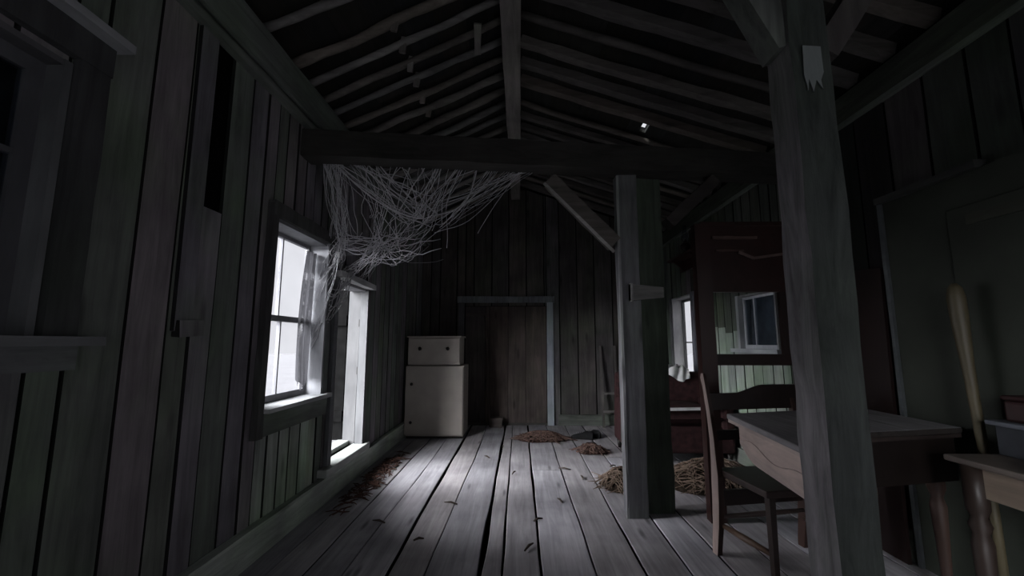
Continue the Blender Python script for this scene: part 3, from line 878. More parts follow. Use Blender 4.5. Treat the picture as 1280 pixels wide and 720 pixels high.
def apron(a, b, h0, hc, col, name='apron', curve=True, th=.022):
    a, b = Vector((*a, 0)), Vector((*b, 0))
    d = (b - a).normalized(); nrm = Vector((d.y, -d.x, 0))
    n = 14
    vs, fs = [], []
    for i in range(n + 1):
        u = i / n
        p = a.lerp(b, u)
        h = h0
        if curve: h = hc + (h0 - hc) * min(1, abs(math.sin(math.pi * min(1, u / .28) / 2)) if u < .28 else 1)
        zt, zb = TZ - .045, TZ - .045 - h
        vs += [tuple(p + Vector((0, 0, zb))), tuple(p + Vector((0, 0, zt))), tuple(p + nrm * th + Vector((0, 0, zt))), tuple(p + nrm * th + Vector((0, 0, zb)))]
    for i in range(n):
        o = i * 4
        for q in range(4):
            l = (q + 1) % 4
            fs.append((o + q, o + l, o + 4 + l, o + 4 + q))
    fs += [(3, 2, 1, 0), (n * 4, n * 4 + 1, n * 4 + 2, n * 4 + 3)]
    mb = MB(); mb.add(vs, fs, col)
    return mb.build(name, M['furnlong'], t)


PALE = (.62, .50, .45)
L_, N0, N1, N2, Rr, Bk = (1.215, 2.37), (1.125, 1.65), (1.145, 1.64), (1.50, 1.995), (2.06, 2.12), (2.07, 2.64)
ap = apron(L_, N0, .165, .10, PALE)
tag(ap, 'pale worn apron with a curved lower edge')
mb = MB()       # raised scroll moulding on the pale apron
pts = []
for i in range(26):
    u = i / 25
    y = 2.33 - .66 * u
    x = 1.215 - (2.37 - y) / .72 * .09 - .026
    pts.append((x, y, TZ - .165 + .045 + .018 * math.sin(u * 9) - .015 * u))
mb.tube(pts, .0022, 6, (.5, .4, .36)); mb.build('scroll_moulding', M['furn'], ap)
apron(N1, N2, .165, .165, (.03, .02, .017), curve=False)
tag(apron(N2, Rr, .20, .20, (.012, .008, .007), curve=False), 'deep dark brown apron')
apron(Rr, Bk, .20, .2, (.04, .022, .018), curve=False)
apron(Bk, (1.68, 2.55), .16, .16, (.03, .018, .015), curve=False)
for x, y in ((1.17, 1.70), (2.02, 2.17), (2.03, 2.58), (1.72, 2.52)):
    mb = MB(); mb.lathe((x, y, 0), [(.016, 0), (.024, .03), (.020, .08), (.026, .25), (.033, .42), (.022, .46), (.036, .50), (.036, .755)], 14, (.09, .055, .045))
    mb.build('leg', M['furn'], t)

# ------------------------------------------------------------------ chair
co = Vector((1.135, 2.545, 0)); ang = math.radians(10.5)
ex = Vector((math.cos(ang), math.sin(ang), 0)); ef = Vector((math.sin(ang), -math.cos(ang), 0))
cw = lambda u, f, z: tuple(co + ex * u + ef * f + Vector((0, 0, z)))
t = empty('chair', tuple(co + ex * .21 + ef * .18), 'old dark wooden chair with curved back posts pushed under the large table', 'chair')
CB = (.055, .028, .022)


def chair_post(u, lit):
    mb = MB()
    prof = [(0, -.035, .030, .045), (.05, -.03, .030, .05), (.16, -.012, .032, .056), (.30, .0, .034, .060), (.44, .004, .034, .06), (.52, .0, .030, .05), (.64, -.008, .026, .040), (.80, -.03, .024, .034), (.93, -.055, .022, .03), (.985, -.07, .022, .036), (1.012, -.075, .014, .022)]
    if not lit: prof = prof[:8] + [(.90, -.048, .022, .012)]
    vs, fs, = [], []
    for z, f, w_, d_ in prof:
        for a, b in ((-1, -1), (1, -1), (1, 1), (-1, 1)):
            vs.append(cw(u + a * w_ / 2, f + b * d_ / 2, z))
    n = len(prof) - 1
    for i in range(n):
        o = i * 4
        for q in range(4):
            l = (q + 1) % 4
            fs.append((o + q, o + 4 + q, o + 4 + l, o + l))
    fs += [(0, 1, 2, 3), (n * 4 + 3, n * 4 + 2, n * 4 + 1, n * 4)]
    mb.add(vs, fs, CB)
    if lit:     # left face painted pale for the light falling on it
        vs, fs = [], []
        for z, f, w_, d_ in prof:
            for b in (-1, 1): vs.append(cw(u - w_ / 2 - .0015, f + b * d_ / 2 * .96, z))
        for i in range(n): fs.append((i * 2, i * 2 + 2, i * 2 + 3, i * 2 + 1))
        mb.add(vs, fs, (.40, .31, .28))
    return mb.build('back_post', M['furn'], t, bevel=.003)


tag(chair_post(0, True), 'back post with light painted on its left side')
chair_post(.56, False)
mb = MB()
n = 12; vs, fs = [], []
for i in range(n + 1):
    u = .012 + .60 * i / n
    top = .895 + (.045 if i > 6 else .045 * max(0, (i - 4)) / 3)
    for f, z in ((-.045, .80), (-.058, top), (-.038, top), (-.025, .80)): vs.append(cw(u, f, z))
for i in range(n):
    o = i * 4
    for q in range(4):
        l = (q + 1) % 4
        fs.append((o + q, o + l, o + 4 + l, o + 4 + q))
fs += [(3, 2, 1, 0), (n * 4, n * 4 + 1, n * 4 + 2, n * 4 + 3)]
mb.add(vs, fs, (.022, .013, .012)); mb.build('top_rail', M['furn'], t)
mb = MB(); mb.bar(cw(.012, -.01, .66), cw(.548, -.01, .66), .018, .055, col=(.022, .013, .012), n=3); mb.build('middle_rail', M['furn'], t)
mb = MB(); mb.hexa([cw(-.0, .38, .44), cw(.56, .38, .44), cw(.545, -.02, .44), cw(.015, -.02, .44), cw(-.0, .38, .475), cw(.56, .38, .475), cw(.545, -.02, .475), cw(.015, -.02, .475)], (.03, .017, .015)); mb.build('seat', M['furn'], t, bevel=.006)
mb = MB(); mb.bar(cw(.015, 0, .315), cw(.545, 0, .315), .018, .085, col=(.020, .011, .010), n=3); mb.build('lower_rail', M['furn'], t)
mb = MB(); mb.tube([cw(.015, .005, .215), cw(.28, .005, .216), cw(.545, .005, .218)], [.011, .016, .011], 10, (.10, .075, .068)); mb.build('stretcher', M['furn'], t)
mb = MB(); mb.tube([cw(.012, .0, .17), cw(.03, .17, .165), cw(.05, .34, .16)], [.012, .018, .012], 10, (.16, .10, .07)); mb.build('stretcher', M['furn'], t)
mb = MB(); mb.tube([cw(.548, .0, .17), cw(.53, .17, .165), cw(.515, .34, .16)], [.012, .018, .012], 10, (.08, .05, .04)); mb.build('stretcher', M['furn'], t)
for u in (.045, .52):
    mb = MB(); mb.bar(cw(u, .345, 0), cw(u, .345, .44), .026, .026, up=tuple(ef), col=(.03, .018, .015), n=2, w1=.034, h1=.034); mb.build('front_leg', M['furn'], t)

# ------------------------------------------------------------------ side table at the right edge
t = empty('side_table', (1.97, 1.2, 0), 'narrow pale side table with turned legs at the right, in front of the large table', 'table')
mb = MB(); mb.box(1.765, 2.145, .6, 1.85, .715, .74, (.15, .125, .11)); mb.build('tabletop', M['furnlong'], t, bevel=.007)
mb = MB()
mb.box(1.80, 1.82, .66, 1.76, .60, .715, (.32, .25, .195)); mb.box(1.82, 2.12, 1.745, 1.765, .60, .715, (.12, .09, .075)); mb.box(2.10, 2.12, .66, 1.745, .60, .715, (.1, .08, .07))
mb.build('apron', M['furnlong'], t)
for x, y in ((1.80, 1.77), (2.10, 1.77), (1.80, .66), (2.10, .66)):
    mb = MB(); mb.lathe((x, y, 0), [(.022, 0), (.026, .04), (.020, .10), (.030, .30), (.034, .42), (.024, .46), (.036, .49), (.024, .52), (.036, .55), (.036, .715)], 16, (.032, .021, .017))
    mb.build('leg', M['furn'], t)
t = empty('wooden_box', (2.07, 1.72, .74), 'dark grey box with a pale rim on the narrow side table', 'box')
mb = MB(); mb.box(1.975, 2.145, 1.40, 1.83, .741, .86); mb.build('box_body', M['greybox'], t, bevel=.004)
mb = MB(); mb.box(1.955, 2.147, 1.38, 1.85, .86, .878, (.12, .13, .15)); mb.build('lid', M['paintlong'], t, bevel=.004)
t = empty('tin', (2.06, 1.66, .878), 'dull red tin standing on the dark grey box', 'tin')
mb = MB(); mb.box(1.985, 2.125, 1.48, 1.80, .879, .965); mb.build('tin_body', M['red'], t, bevel=.012)
mb = MB(); mb.box(1.98, 2.13, 1.475, 1.805, .965, .985); mb.build('lid', M['red'], t, bevel=.009)
t = empty('dish', (1.87, 1.52, .74), 'shallow black dish on the narrow side table', 'dish')
mb = MB(); mb.lathe((1.87, 1.52, .741), [(.05, 0), (.07, .004), (.095, .022), (.10, .026), (.094, .024), (.068, .009), (.0, .008)], 24); mb.build('dish_body', M['metal'], t)
t.name = 'dish'

# pole leaning on the green door
mb = MB()
p0, p1 = Vector((2.06, 1.955, 0)), Vector((2.055, 1.985, 1.475))
prof = [(0, .020), (.3, .021), (.5, .022), (.62, .024), (.74, .027), (.82, .034), (.90, .039), (.955, .040), (.985, .032), (1, .014)]
mb.tube([p0.lerp(p1, k) + Vector((.006 * math.sin(k * 5), 0, 0)) for k, _ in prof], [r * .84 for _, r in prof], 14, (.09, .075, .043))
tag(mb.build('wooden_club', M['handle']), 'long pale wooden club with thick rounded top leaning by the green door', 'club')

# dark red board by the green door
mb = MB()
mb.hexa([(2.11, 2.48, 0), (2.13, 2.48, 0), (2.13, 2.73, 0), (2.11, 2.73, 0), (2.14, 2.48, 1.64), (2.16, 2.48, 1.64), (2.16, 2.73, 1.66), (2.14, 2.73, 1.66)], (.014, .006, .0055))
tag(mb.build('board', M['furn']), 'dark red brown board leaning upright on the right wall by the green door', 'board')

# ------------------------------------------------------------------ shelf and lamp on the right wall
t = empty('wall_shelf', (2.1, 5.2, 2.26), 'small dark red shelf high on the right wall above the sofa', 'shelf')
mb = MB(); mb.box(2.0, 2.198, 4.75, 5.60, 2.27, 2.295, (.045, .018, .015)); mb.build('shelf_board', M['furnlong'], t)
mb = MB(); mb.box(2.17, 2.198, 4.75, 5.60, 2.13, 2.27, (.04, .015, .013)); mb.build('back_rail', M['furnlong'], t)
for y in (4.9, 5.45):
    mb = MB(); mb.hexa([(2.165, y, 2.14), (2.17, y, 2.14), (2.17, y + .025, 2.14), (2.165, y + .025, 2.14), (2.02, y, 2.27), (2.17, y, 2.27), (2.17, y + .025, 2.27), (2.02, y + .025, 2.27)], (.04, .015, .013)); mb.build('bracket', M['furn'], t)
t = empty('oil_lamp', (2.09, 5.18, 2.295), 'small black oil lamp standing on the dark red wall shelf', 'lamp')
mb = MB(); mb.lathe((2.09, 5.18, 2.295), [(.06, 0), (.065, .015), (.03, .03), (.02, .05), (.055, .075), (.07, .11), (.05, .145), (.025, .155)], 16); mb.build('lamp_base', M['metal'], t)
mb = MB(); mb.lathe((2.09, 5.18, 2.45), [(.026, 0), (.045, .05), (.04, .10), (.022, .16), (.02, .22)], 16); mb.build('chimney', M['glassdark'], t)
mb = MB(); mb.lathe((2.09, 5.18, 2.452), [(.03, 0), (.032, .012), (.012, .02), (.006, .05)], 12); mb.build('burner', M['metal'], t)


# ------------------------------------------------------------------ sofa with a white cloth
def cushion(mb, x0, x1, y0, y1, z0, z1, nx=8, ny=6, puff=.03, mat=0):
    for (ax, flip) in (('top', 0), ('bot', 1)):
        vs, fs = [], []
        for j in range(ny + 1):
            for i in range(nx + 1):
                u, v = i / nx, j / ny
                e = (1 - (2 * u - 1) ** 4) * (1 - (2 * v - 1) ** 4)
                zm = (z0 + z1) / 2; h = (z1 - z0) / 2
                z = zm + (1 if ax == 'top' else -1) * (h * min(1, e * 3) ** .5 + (puff * e if ax == 'top' else 0)) + .008 * noise.noise(Vector((x0 + u * 4, v * 4, z0 * 9)))
                vs.append((x0 + (x1 - x0) * u, y0 + (y1 - y0) * v, z))
        for j in range(ny):
            for i in range(nx):
                a = j * (nx + 1) + i
                f = (a, a + 1, a + nx + 2, a + nx + 1)
                fs.append(f[::-1] if flip else f)
        mb.add(vs, fs, mat=mat, smooth=True)


t = empty('sofa', (1.63, 4.75, 0), 'old maroon upholstered sofa under the far bright window', 'sofa')
mb = MB(); mb.box(1.10, 2.15, 4.34, 5.08, .10, .36); mb.build('sofa_base', M['maroon'], t, bevel=.03)
mb = MB(); cushion(mb, 1.24, 2.02, 4.30, 4.92, .36, .53); mb.build('seat_cushion', M['maroon'], t)
mb = MB(); mb.bar((1.25, 4.31, .535), (2.0, 4.31, .545), .05, .022, col=(.5, .5, .5), n=4, j=.002); tag(mb.build('lit_edge', M['white_cloth'], t), 'pale strip painted as light along the seat edge')  # white strip imitates a line of light on the seat front
mb = MB(); mb.hexa([(1.10, 4.84, .3), (2.15, 4.84, .3), (2.15, 5.08, .3), (1.10, 5.08, .3), (1.12, 4.95, .86), (2.13, 4.95, .86), (2.13, 5.10, .86), (1.12, 5.10, .86)]); mb.build('backrest', M['maroon'], t, bevel=.045)
for x in (1.10, 2.02):
    mb = MB(); mb.box(x, x + .13, 4.32, 4.95, .30, .60); mb.build('armrest', M['maroon'], t, bevel=.04)
for x in (1.15, 2.10):
    for y in (4.39, 5.03):
        mb = MB(); mb.lathe((x, y, 0), [(.02, 0), (.03, .1)], 10); mb.build('leg', M['metal'], t)
# rumpled cloth over the backrest
mb = MB()
n = 30; vs, fs = [], []
for j in range(n + 1):
    for i in range(n + 1):
        u, v = i / n, j / n
        drop = .045 + .085 * u + .03 * math.sin(u * 11)
        s_ = v * (drop + .26) - drop
        x = 1.50 + .42 * u + .10 * max(0, -s_) * 3 + .012 * math.sin(v * 9)
        if s_ < 0: y, z = 4.942 + s_ * .18, .885 + s_ * .95
        elif s_ < .16: y, z = 4.945 + s_, .888
        else: y, z = 5.125, .885 - (s_ - .16)
        fold = abs(math.sin((u * 1.0 - v * .55) * 15 + 1.5 * noise.noise(Vector((u * 3, v * 3, 2))))) * .035 + .02 * abs(noise.noise(Vector((u * 6, v * 6, 3))))
        vs.append((x, y - (fold if s_ < .02 else -.2 * fold * (s_ > .16)), z + (fold * 1.3 if -.03 < s_ < .16 else 0)))
for j in range(n):
    for i in range(n):
        a = j * (n + 1) + i; fs.append((a, a + 1, a + n + 2, a + n + 1))
mb.add(vs, fs, smooth=True)
tag(mb.build('cloth', M['white_cloth']), 'crumpled white cloth thrown over the backrest of the maroon sofa', 'cloth')


# ------------------------------------------------------------------ heaps on the floor
def heap(name, cx, cy, rx, ry, h, n, rad, mat, cols, label, cat, lump=None, length=(.15, .4), stuff=True):
    mb = MB()
    if lump:
        k = 20; vs, fs = [], []
        for j in range(k + 1):
            for i in range(k + 1):
                u, v = i / k * 2 - 1, j / k * 2 - 1
                q = math.sqrt(u * u + v * v)
                a = math.atan2(v, u); m_ = max(abs(u), abs(v)) or 1
                rr = m_ * (1 + .18 * noise.noise(Vector((math.cos(a) * 2, math.sin(a) * 2, cx))))
                x = cx + math.cos(a) * rr * rx if q else cx; y = cy + math.sin(a) * rr * ry if q else cy
                z = h * .8 * (1 - m_ ** 2) + .05 * max(0, noise.noise(Vector((x * 9, y * 9, 1)))) * (1 - m_) + .004
                vs.append((x, y, max(.003, z)))
        for j in range(k):
            for i in range(k):
                a = j * (k + 1) + i; fs.append((a, a + 1, a + k + 2, a + k + 1))
        mb.add(vs, fs, mat=1, smooth=True)
    for _ in range(n):
        a = R.uniform(0, 2 * math.pi); q = math.sqrt(R.random()) * .92
        x, y = cx + rx * q * math.cos(a), cy + ry * q * math.sin(a)
        top = h * (1 - q ** 2) * R.uniform(.75, 1.08) + rad
        l = R.uniform(*length); b = R.uniform(0, 2 * math.pi)
        d = Vector((math.cos(b), math.sin(b), R.uniform(-.25, .25)))
        pts = []
        for s_ in range(5):
            tt = s_ / 4 - .5
            p = Vector((x, y, top)) + d * l * tt + Vector((0, 0, .10 * l * (1 - 4 * tt * tt)))
            p += Vector((noise.noise(Vector((s_, x * 9, y * 9))), noise.noise(Vector((s_, y * 9, 7))), 0)) * .03
            qq = min(1, math.hypot((p.x - cx) / rx, (p.y - cy) / ry))
            p.z = max(rad + .002, min(p.z, h * 1.1 * (1 - qq ** 2) + .02 + rad))
            pts.append(p)
        mb.tube(pts, [rad * .6, rad, rad, rad, rad * .5], 5, vary((.3, .2, .1)), 0)
    o = mb.build(name, [mat, lump or mat])
    tag(o, label, cat, None, 'stuff' if stuff else None)
    return o


heap('straw_heap', 1.66, 3.78, .46, .34, .17, 330, .0042, M['straw'], None, 'heap of dry straw and twigs on the floor in front of the sofa', 'straw', lump=M['dark_straw'])
heap('straw_heap', .86, 3.72, .18, .20, .12, 110, .0042, M['straw'], None, 'small heap of brown straw spilling out left behind the paired posts', 'straw', lump=M['dark_straw'])
heap('rag_heap', .27, 5.38, .31, .17, .075, 130, .007, M['stalk'], None, 'long heap of brown rags and dry stalks in front of the plank door', 'rags', lump=M['dark_rag'], length=(.12, .4))
heap('rag_heap', .78, 4.80, .16, .12, .075, 80, .006, M['stalk'], None, 'small tangle of brown rags on the floor nearer than the black shoes', 'rags', lump=M['dark_rag'], length=(.08, .22))
heap('leaf_litter', -1.28, 3.9, .10, .9, .012, 160, .005, M['brown_cloth'], None, 'dark dry litter along the foot of the left wall below the doorway', 'litter', length=(.05, .16))

# pale cloths on the straw
for (x, y, z, sx_, sy_, lab) in ((1.30, 4.08, .12, .16, .12, 'pale grey cloth lying at the left back edge of the straw heap'),
                                 (1.86, 4.02, .13, .16, .12, 'pale grey cloth lying at the right back edge of the straw heap')):
    mb = MB(); k = 12; vs, fs = [], []
    for j in range(k + 1):
        for i in range(k + 1):
            u, v = i / k * 2 - 1, j / k * 2 - 1
            m_ = max(abs(u), abs(v))
            vs.append((x + sx_ * u * (1 + .1 * noise.noise(Vector((u * 2, v * 2, x)))), y + sy_ * v, .01 + z * (1 - m_ ** 3) + .03 * noise.noise(Vector((u * 2.5, v * 2.5, x * 5))) * (1 - m_)))
    for j in range(k):
        for i in range(k):
            a = j * (k + 1) + i; fs.append((a, a + 1, a + k + 2, a + k + 1))
    mb.add(vs, fs, smooth=True)
    tag(mb.build('cloth', M['white_cloth']), lab, 'cloth')

# ------------------------------------------------------------------ pair of shoes
def shoe(x, y, rz, label):
    t = empty('shoe', (x, y, 0), label, 'shoe', 'black shoes on the floor')
    c, s_ = math.cos(rz), math.sin(rz)
    tr = lambda a, b, z: (x + a * c - b * s_, y + a * s_ + b * c, z)
    secs = [(-.13, .028, .072, .0), (-.10, .036, .095, .0), (-.04, .036, .098, .0), (.0, .036, .075, 0), (.06, .045, .058, 0), (.11, .042, .045, 0), (.14, .022, .03, 0)]
    mb = MB(); vs, fs = [], []
    for a, w_, h_, _ in secs:
        for k in range(10):
            th = math.pi * k / 9
            vs.append(tr(a, w_ * math.cos(th), .018 + (h_ - .018) * math.sin(th) ** .7))
    for i in range(len(secs) - 1):
        for k in range(9):
            o = i * 10 + k; fs.append((o, o + 1, o + 11, o + 10))
    fs.append(tuple(range(10))); fs.append(tuple((len(secs) - 1) * 10 + k for k in range(10))[::-1])
    mb.add(vs, fs, smooth=True); mb.build('upper', M['leather'], t)
    mb = MB(); out = [tr(a, w_ * 1.08, 0)[:2] for a, w_, h_, _ in secs] + [tr(a, -w_ * 1.08, 0)[:2] for a, w_, h_, _ in secs[::-1]]
    mb.prism(out[::-1], .0, .02); mb.build('sole', M['rubber'], t)
    mb = MB()
    for q in range(3): mb.tube([tr(.01 + q * .022, -.02, .078 - q * .006), tr(.012 + q * .022, 0, .084 - q * .007), tr(.01 + q * .022, .02, .078 - q * .006)], .003, 5)
    mb.build('laces', M['rubber'], t)
    return t


shoe(.78, 5.44, 2.9, 'black shoe on the floor by the brown rags, left of the two')
shoe(.90, 5.54, 2.6, 'black shoe on the floor by the brown rags, right of the two')

# ------------------------------------------------------------------ small wall things at the back
t = empty('small_rack', (1.3, 6.2, .15), 'small wooden rack leaning on the back wall near the paired posts', 'rack')
for x in (1.19, 1.40):
    mb = MB(); mb.bar((x, 6.14, 0), (x, 6.27, 1.15), .03, .03, up=(0, 1, 0), col=(.12, .11, .105), n=3, j=.002); mb.build('upright', M['up'], t)
for z in (.22, .47):
    mb = MB(); mb.bar((1.19, 6.14 + z * .113 - .012, z), (1.41, 6.14 + z * .113 - .012, z), .025, .03, col=(.16, .15, .145), n=2, j=.002); mb.build('rung', M['cross'], t)
mb = MB(); pts = [(-.53 + .05 * math.sin(k * .35), 6.24 - .11 * (1 - k / 9), .006 + 1.6 * k / 9) for k in range(10)]
pts = [(p[0] + (.10 * (1 - i / 3) if i < 3 else 0), p[1], p[2]) for i, p in enumerate(pts)]
mb.tube(pts, .013, 8, (.08, .065, .06)); tag(mb.build('stick', M['up']), 'thin crooked stick leaning against the brown plank door', 'stick')
mb = MB(); mb.box(-.42, -.26, 6.10, 6.24, 0, .11, (.09, .075, .07), 0, .004); mb.box(-.43, -.25, 6.09, 6.25, .11, .13, (.12, .10, .09), 0, .003)
tag(mb.build('wooden_crate', M['cross']), 'small low wooden crate at the foot of the plank door', 'crate')

# chips and twigs scattered on the floor
chips = [(-.06, 4.02), (-.52, 3.28), (.30, 3.35), (.42, 4.15), (-.35, 4.55), (.12, 3.0), (-.95, 2.95), (.05, 2.62), (-.62, 2.7), (.55, 3.9), (-.2, 5.0), (.9, 4.25)]
where = ['close to the dark notch at mid floor', 'near the widest dark floor gap', 'right of mid floor, in the light', 'just left of the small straw heap side', 'in the pale patch of light before the cabinet',
         'near the middle floor seam', 'in the shadow near the left baseboard', 'nearest the viewer at mid floor', 'left of the widest floor gap, nearest the viewer', 'between the small straw heap and the rags',
         'on the lit boards before the plank door', 'beside the small rag tangle']
for (x, y), wh in zip(chips, where):
    mb = MB(); a = R.uniform(0, 3.1); l = R.uniform(.03, .06)
    mb.tube([(x - l * math.cos(a), y - l * math.sin(a), .010), (x, y + .006, .016), (x + l * math.cos(a), y + l * math.sin(a), .010)], [.005, .008, .004], 6, (.09, .07, .06))
    tag(mb.build('wood_chip', M['cross']), 'tiny dark wood chip ' + wh, 'wood chip', 'wood chips on the floor')

# ------------------------------------------------------------------ cobweb from the tie beam to the window head
F_, PI_, YA_ = 520.0, math.atan(68 / 520.0), math.atan(10 / 520.0 * math.cos(math.atan(68 / 520.0)))
node_N = Vector((-.74, 3.18, 2.17)); node_M = Vector((-1.40, 3.15, 1.98)); node_K = Vector((-1.13, 3.22, 1.97)); node_P = Vector((-1.43, 3.38, 1.78))
beam_pt = lambda x: Vector((x, by(x) + .06, 2.468))
win_pt = lambda s_: Vector((-1.445, 3.13 + R.uniform(-.02, .1), 1.95 - s_))
web, film = MB(), MB()
allp = []


def strand(a, b, sag=.04, r=.0028, j=.02, n=10):
    a, b = Vector(a), Vector(b)
    ph_ = R.uniform(0, 99)
    side = Vector((R.uniform(-1, 1), R.uniform(-.6, .6), R.uniform(-.5, .5))) * j * 1.5
    pts = []
    for i in range(n + 1):
        t_ = i / n
        p = a.lerp(b, t_) + Vector((0, 0, -sag * 4 * t_ * (1 - t_))) + side * math.sin(math.pi * t_)
        e = math.sin(math.pi * t_) ** .6 if 0 < t_ < 1 else 0
        p += Vector((noise.noise(Vector((t_ * 2.6, ph_, 0))), noise.noise(Vector((t_ * 2.6, ph_, 3))), noise.noise(Vector((t_ * 2.6, ph_, 6))))) * j * e * 1.3
        pts.append(p)
    web.tube(pts, r, 4)
    allp.append(pts)
    return pts


rj = lambda p, d: p + Vector((R.gauss(0, d), R.gauss(0, d * .7), R.gauss(0, d)))
strand(beam_pt(-1.32), node_N, .09, .0065, .006)
strand(beam_pt(-1.30), node_N, .07, .004, .01)
for k in range(34): strand(beam_pt(R.uniform(-.75, .12)), rj(node_N, .10), R.uniform(-.04, .09), R.uniform(.0014, .0036), .035)
for k in range(16): strand(beam_pt(R.uniform(-.35, .18)), rj(node_N + Vector((.30, .05, .08)), .10), R.uniform(-.02, .05), R.uniform(.0012, .0022), .02)
for k in range(22): strand(beam_pt(R.uniform(-1.36, -.85)), rj(node_N + Vector((-.05, 0, .05)), .09), R.uniform(-.05, .10), R.uniform(.0016, .0045), .04)
for k in range(34): strand(beam_pt(R.uniform(-1.41, -1.27)), rj(node_M + Vector((.02, 0, 0)), .05), R.uniform(-.02, .03), R.uniform(.0014, .0032), .035)
for k in range(16): strand(rj(node_M, .03), rj(node_K, .05), R.uniform(-.03, .06), R.uniform(.0018, .0038), .03)
for k in range(24): strand(rj(node_K, .05), rj(node_N, .16), R.uniform(-.02, .13), R.uniform(.0016, .0036), .06)
for k in range(14): strand(beam_pt(R.uniform(-1.25, -.8)), rj(node_K, .07), R.uniform(-.03, .05), R.uniform(.0016, .003), .06)
for k in range(16): strand(rj(node_K, .05), rj(node_P, .03), R.uniform(.0, .07), R.uniform(.002, .0044), .025)
for k in range(18): strand(rj(node_M, .04), win_pt(R.uniform(0, .16)), R.uniform(0, .03), R.uniform(.0016, .0034), .02)
for k in range(14): strand(rj(node_M, .04), Vector((-1.47 - R.uniform(0, .08), 3.10, 1.80 - R.uniform(.05, .55))), R.uniform(-.02, .04), R.uniform(.0018, .004), .02)
for k in range(14): strand(rj(node_P, .03), Vector((-1.46, 3.14 + R.uniform(0, .05), 1.62 - R.uniform(.0, .28))), R.uniform(.02, .09), R.uniform(.002, .0045), .02)
for k in range(10): strand(Vector((-1.46, 3.15, 1.62 - R.uniform(0, .3))), Vector((-1.55, 3.09, 1.35 - R.uniform(0, .25))), .01, R.uniform(.002, .004), .015)
for k in range(10): strand(rj(node_K, .06), Vector((-1.44, R.uniform(3.5, 3.9), 1.78)), R.uniform(.0, .06), R.uniform(.0012, .0026), .03)
for k in range(16): strand(rj(node_K, .08), rj(node_N + Vector((-.1, .25, -.12)), .16), R.uniform(.03, .12), R.uniform(.0012, .0024), .04)
base = list(allp)
for k in range(90):
    p = R.choice(base); q = R.choice(base)
    a = p[R.randrange(2, len(p) - 2)]
    b = min((x for x in q[2:-2]), key=lambda z: (z - a).length)
    if .02 < (a - b).length < .2: strand(a, b, R.uniform(0, .03), R.uniform(.001, .0026), .02, 6)


def patch(quad, n=10, amp=.05):
    a, b, c, d = [Vector(p) for p in quad]
    vs, fs = [], []
    for j in range(n + 1):
        for i in range(n + 1):
            u, v = i / n, j / n
            p = a.lerp(b, u).lerp(d.lerp(c, u), v)
            vs.append(p + Vector((0, amp * noise.noise(p * 5), amp * .6 * noise.noise(p * 6 + Vector((9, 1, 2))))))
    for j in range(n):
        for i in range(n):
            q = j * (n + 1) + i; fs.append((q, q + 1, q + n + 2, q + n + 1))
    film.add(vs, fs, smooth=True)


patch((beam_pt(-1.40), beam_pt(-1.20), node_M + Vector((.10, 0, .05)), node_M + Vector((-.05, 0, 0))))
patch((beam_pt(-1.25), beam_pt(-.2), node_N + Vector((.15, 0, .05)), node_N + Vector((-.25, 0, .02))))
patch((node_M, node_N + Vector((-.15, 0, .1)), node_K + Vector((.25, 0, -.05)), node_M + Vector((0, 0, -.12))))
patch((node_M + Vector((-.03, 0, 0)), node_M + Vector((.06, .02, 0)), (-1.46, 3.16, 1.5), (-1.55, 3.08, 1.5)))
cw_ = web.build('cobweb', M['web'])
tag(cw_, 'large tangled grey cobweb hanging from the tie beam down to the bright window', 'cobweb')
film.build('web_film', M['veil'], cw_)

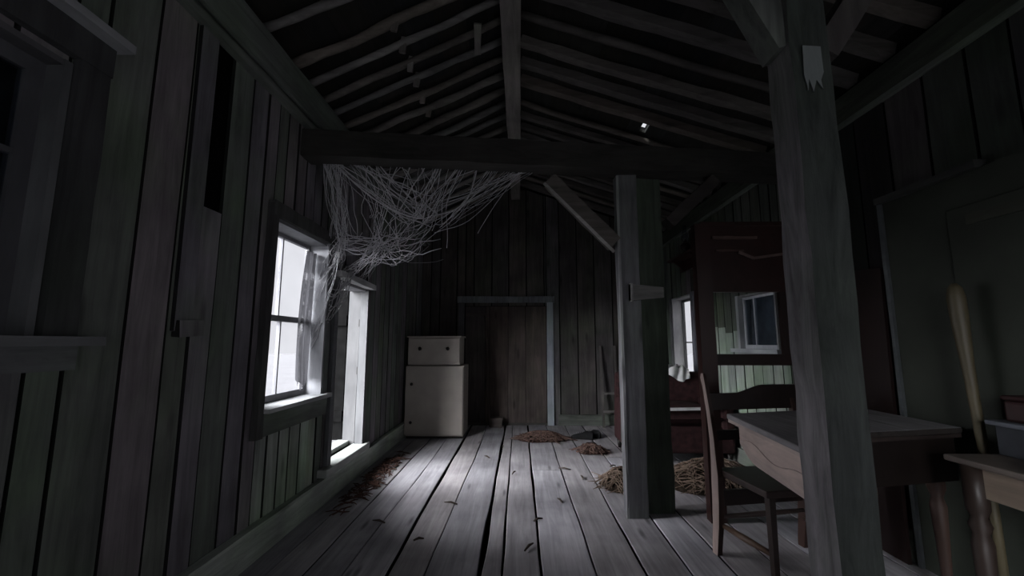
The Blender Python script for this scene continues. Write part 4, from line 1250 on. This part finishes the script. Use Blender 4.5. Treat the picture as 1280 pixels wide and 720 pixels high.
# ------------------------------------------------------------------ outside
mb = MB(); mb.box(-60, 60, -60, 60, -.55, -.45)
struct(mb.build('ground', M['snow']), 'pale snowy ground seen outside through the windows', 'ground')
mb = MB()
vs, fs = [], []
for i in range(41):
    y = -20 + 60 * i / 40
    vs += [(-26, y, -.46), (-27, y, -.12 + .15 * noise.noise(Vector((y * .3, 0, 0)))), (-28.5, y, -.46)]
for i in range(40):
    o = i * 3; fs += [(o, o + 3, o + 4, o + 1), (o + 1, o + 4, o + 5, o + 2)]
mb.add(vs, fs, smooth=True)
tag(mb.build('snow_bank', plain('shaded snow bank', (.105, .105, .11), .9, .1, .15, .8)), 'low grey snow bank in the distance outside the bright window', 'snow bank')

# ------------------------------------------------------------------ light
wd = bpy.data.worlds.new('overcast'); SC.world = wd; wd.use_nodes = True
nt = wd.node_tree
bg = nt.nodes['Background']; bg.inputs[0].default_value = (.92, .93, .98, 1); bg.inputs[1].default_value = .82


def sun(name, d, strength, angle, col):
    l = bpy.data.lights.new(name, 'SUN'); l.energy = strength; l.angle = math.radians(angle); l.color = col
    o = bpy.data.objects.new(name, l); COL.objects.link(o)
    o.rotation_euler = Vector(d).to_track_quat('-Z', 'Y').to_euler(); o.location = (-6, 0, 6)
    return o


sun('overcast_sun', (.77, .57, -.42), 34.0, 66, (.95, .965, 1.0))

sun('overcast_sky_glow', (.95, -.20, -.20), 7.0, 62, (.97, .96, 1.0))


def area(name, loc, d, sx_, sy_, power, col):
    l = bpy.data.lights.new(name, 'AREA'); l.shape = 'RECTANGLE'; l.size = sx_; l.size_y = sy_; l.energy = power; l.color = col
    o = bpy.data.objects.new(name, l); COL.objects.link(o); o.location = loc
    o.rotation_euler = Vector(d).to_track_quat('-Z', 'Y').to_euler()
    return o


area('rear_fill', (.2, YF - .15, 1.1), (0, 1, .05), 1.4, 1.7, 1.1, (.93, .95, 1.0))  # unseen fill light added behind the camera
area('side_fill', (XR - .06, .2, .95), (-1, .34, -.26), .9, 1.1, 10, (.95, .94, 1.0))  # fill light added inside the right wall, no window behind it

# ------------------------------------------------------------------ camera
cam = bpy.data.cameras.new('camera'); co_ = bpy.data.objects.new('camera', cam); COL.objects.link(co_)
cam.sensor_width = 36; cam.lens = 36 * 520 / 1280; cam.clip_start = .02
co_.location = (0, 0, 1.2)
co_.rotation_euler = (math.pi / 2 + PI_, 0, YA_)
SC.camera = co_
SC.view_settings.view_transform = 'Standard'
SC.view_settings.exposure = 0
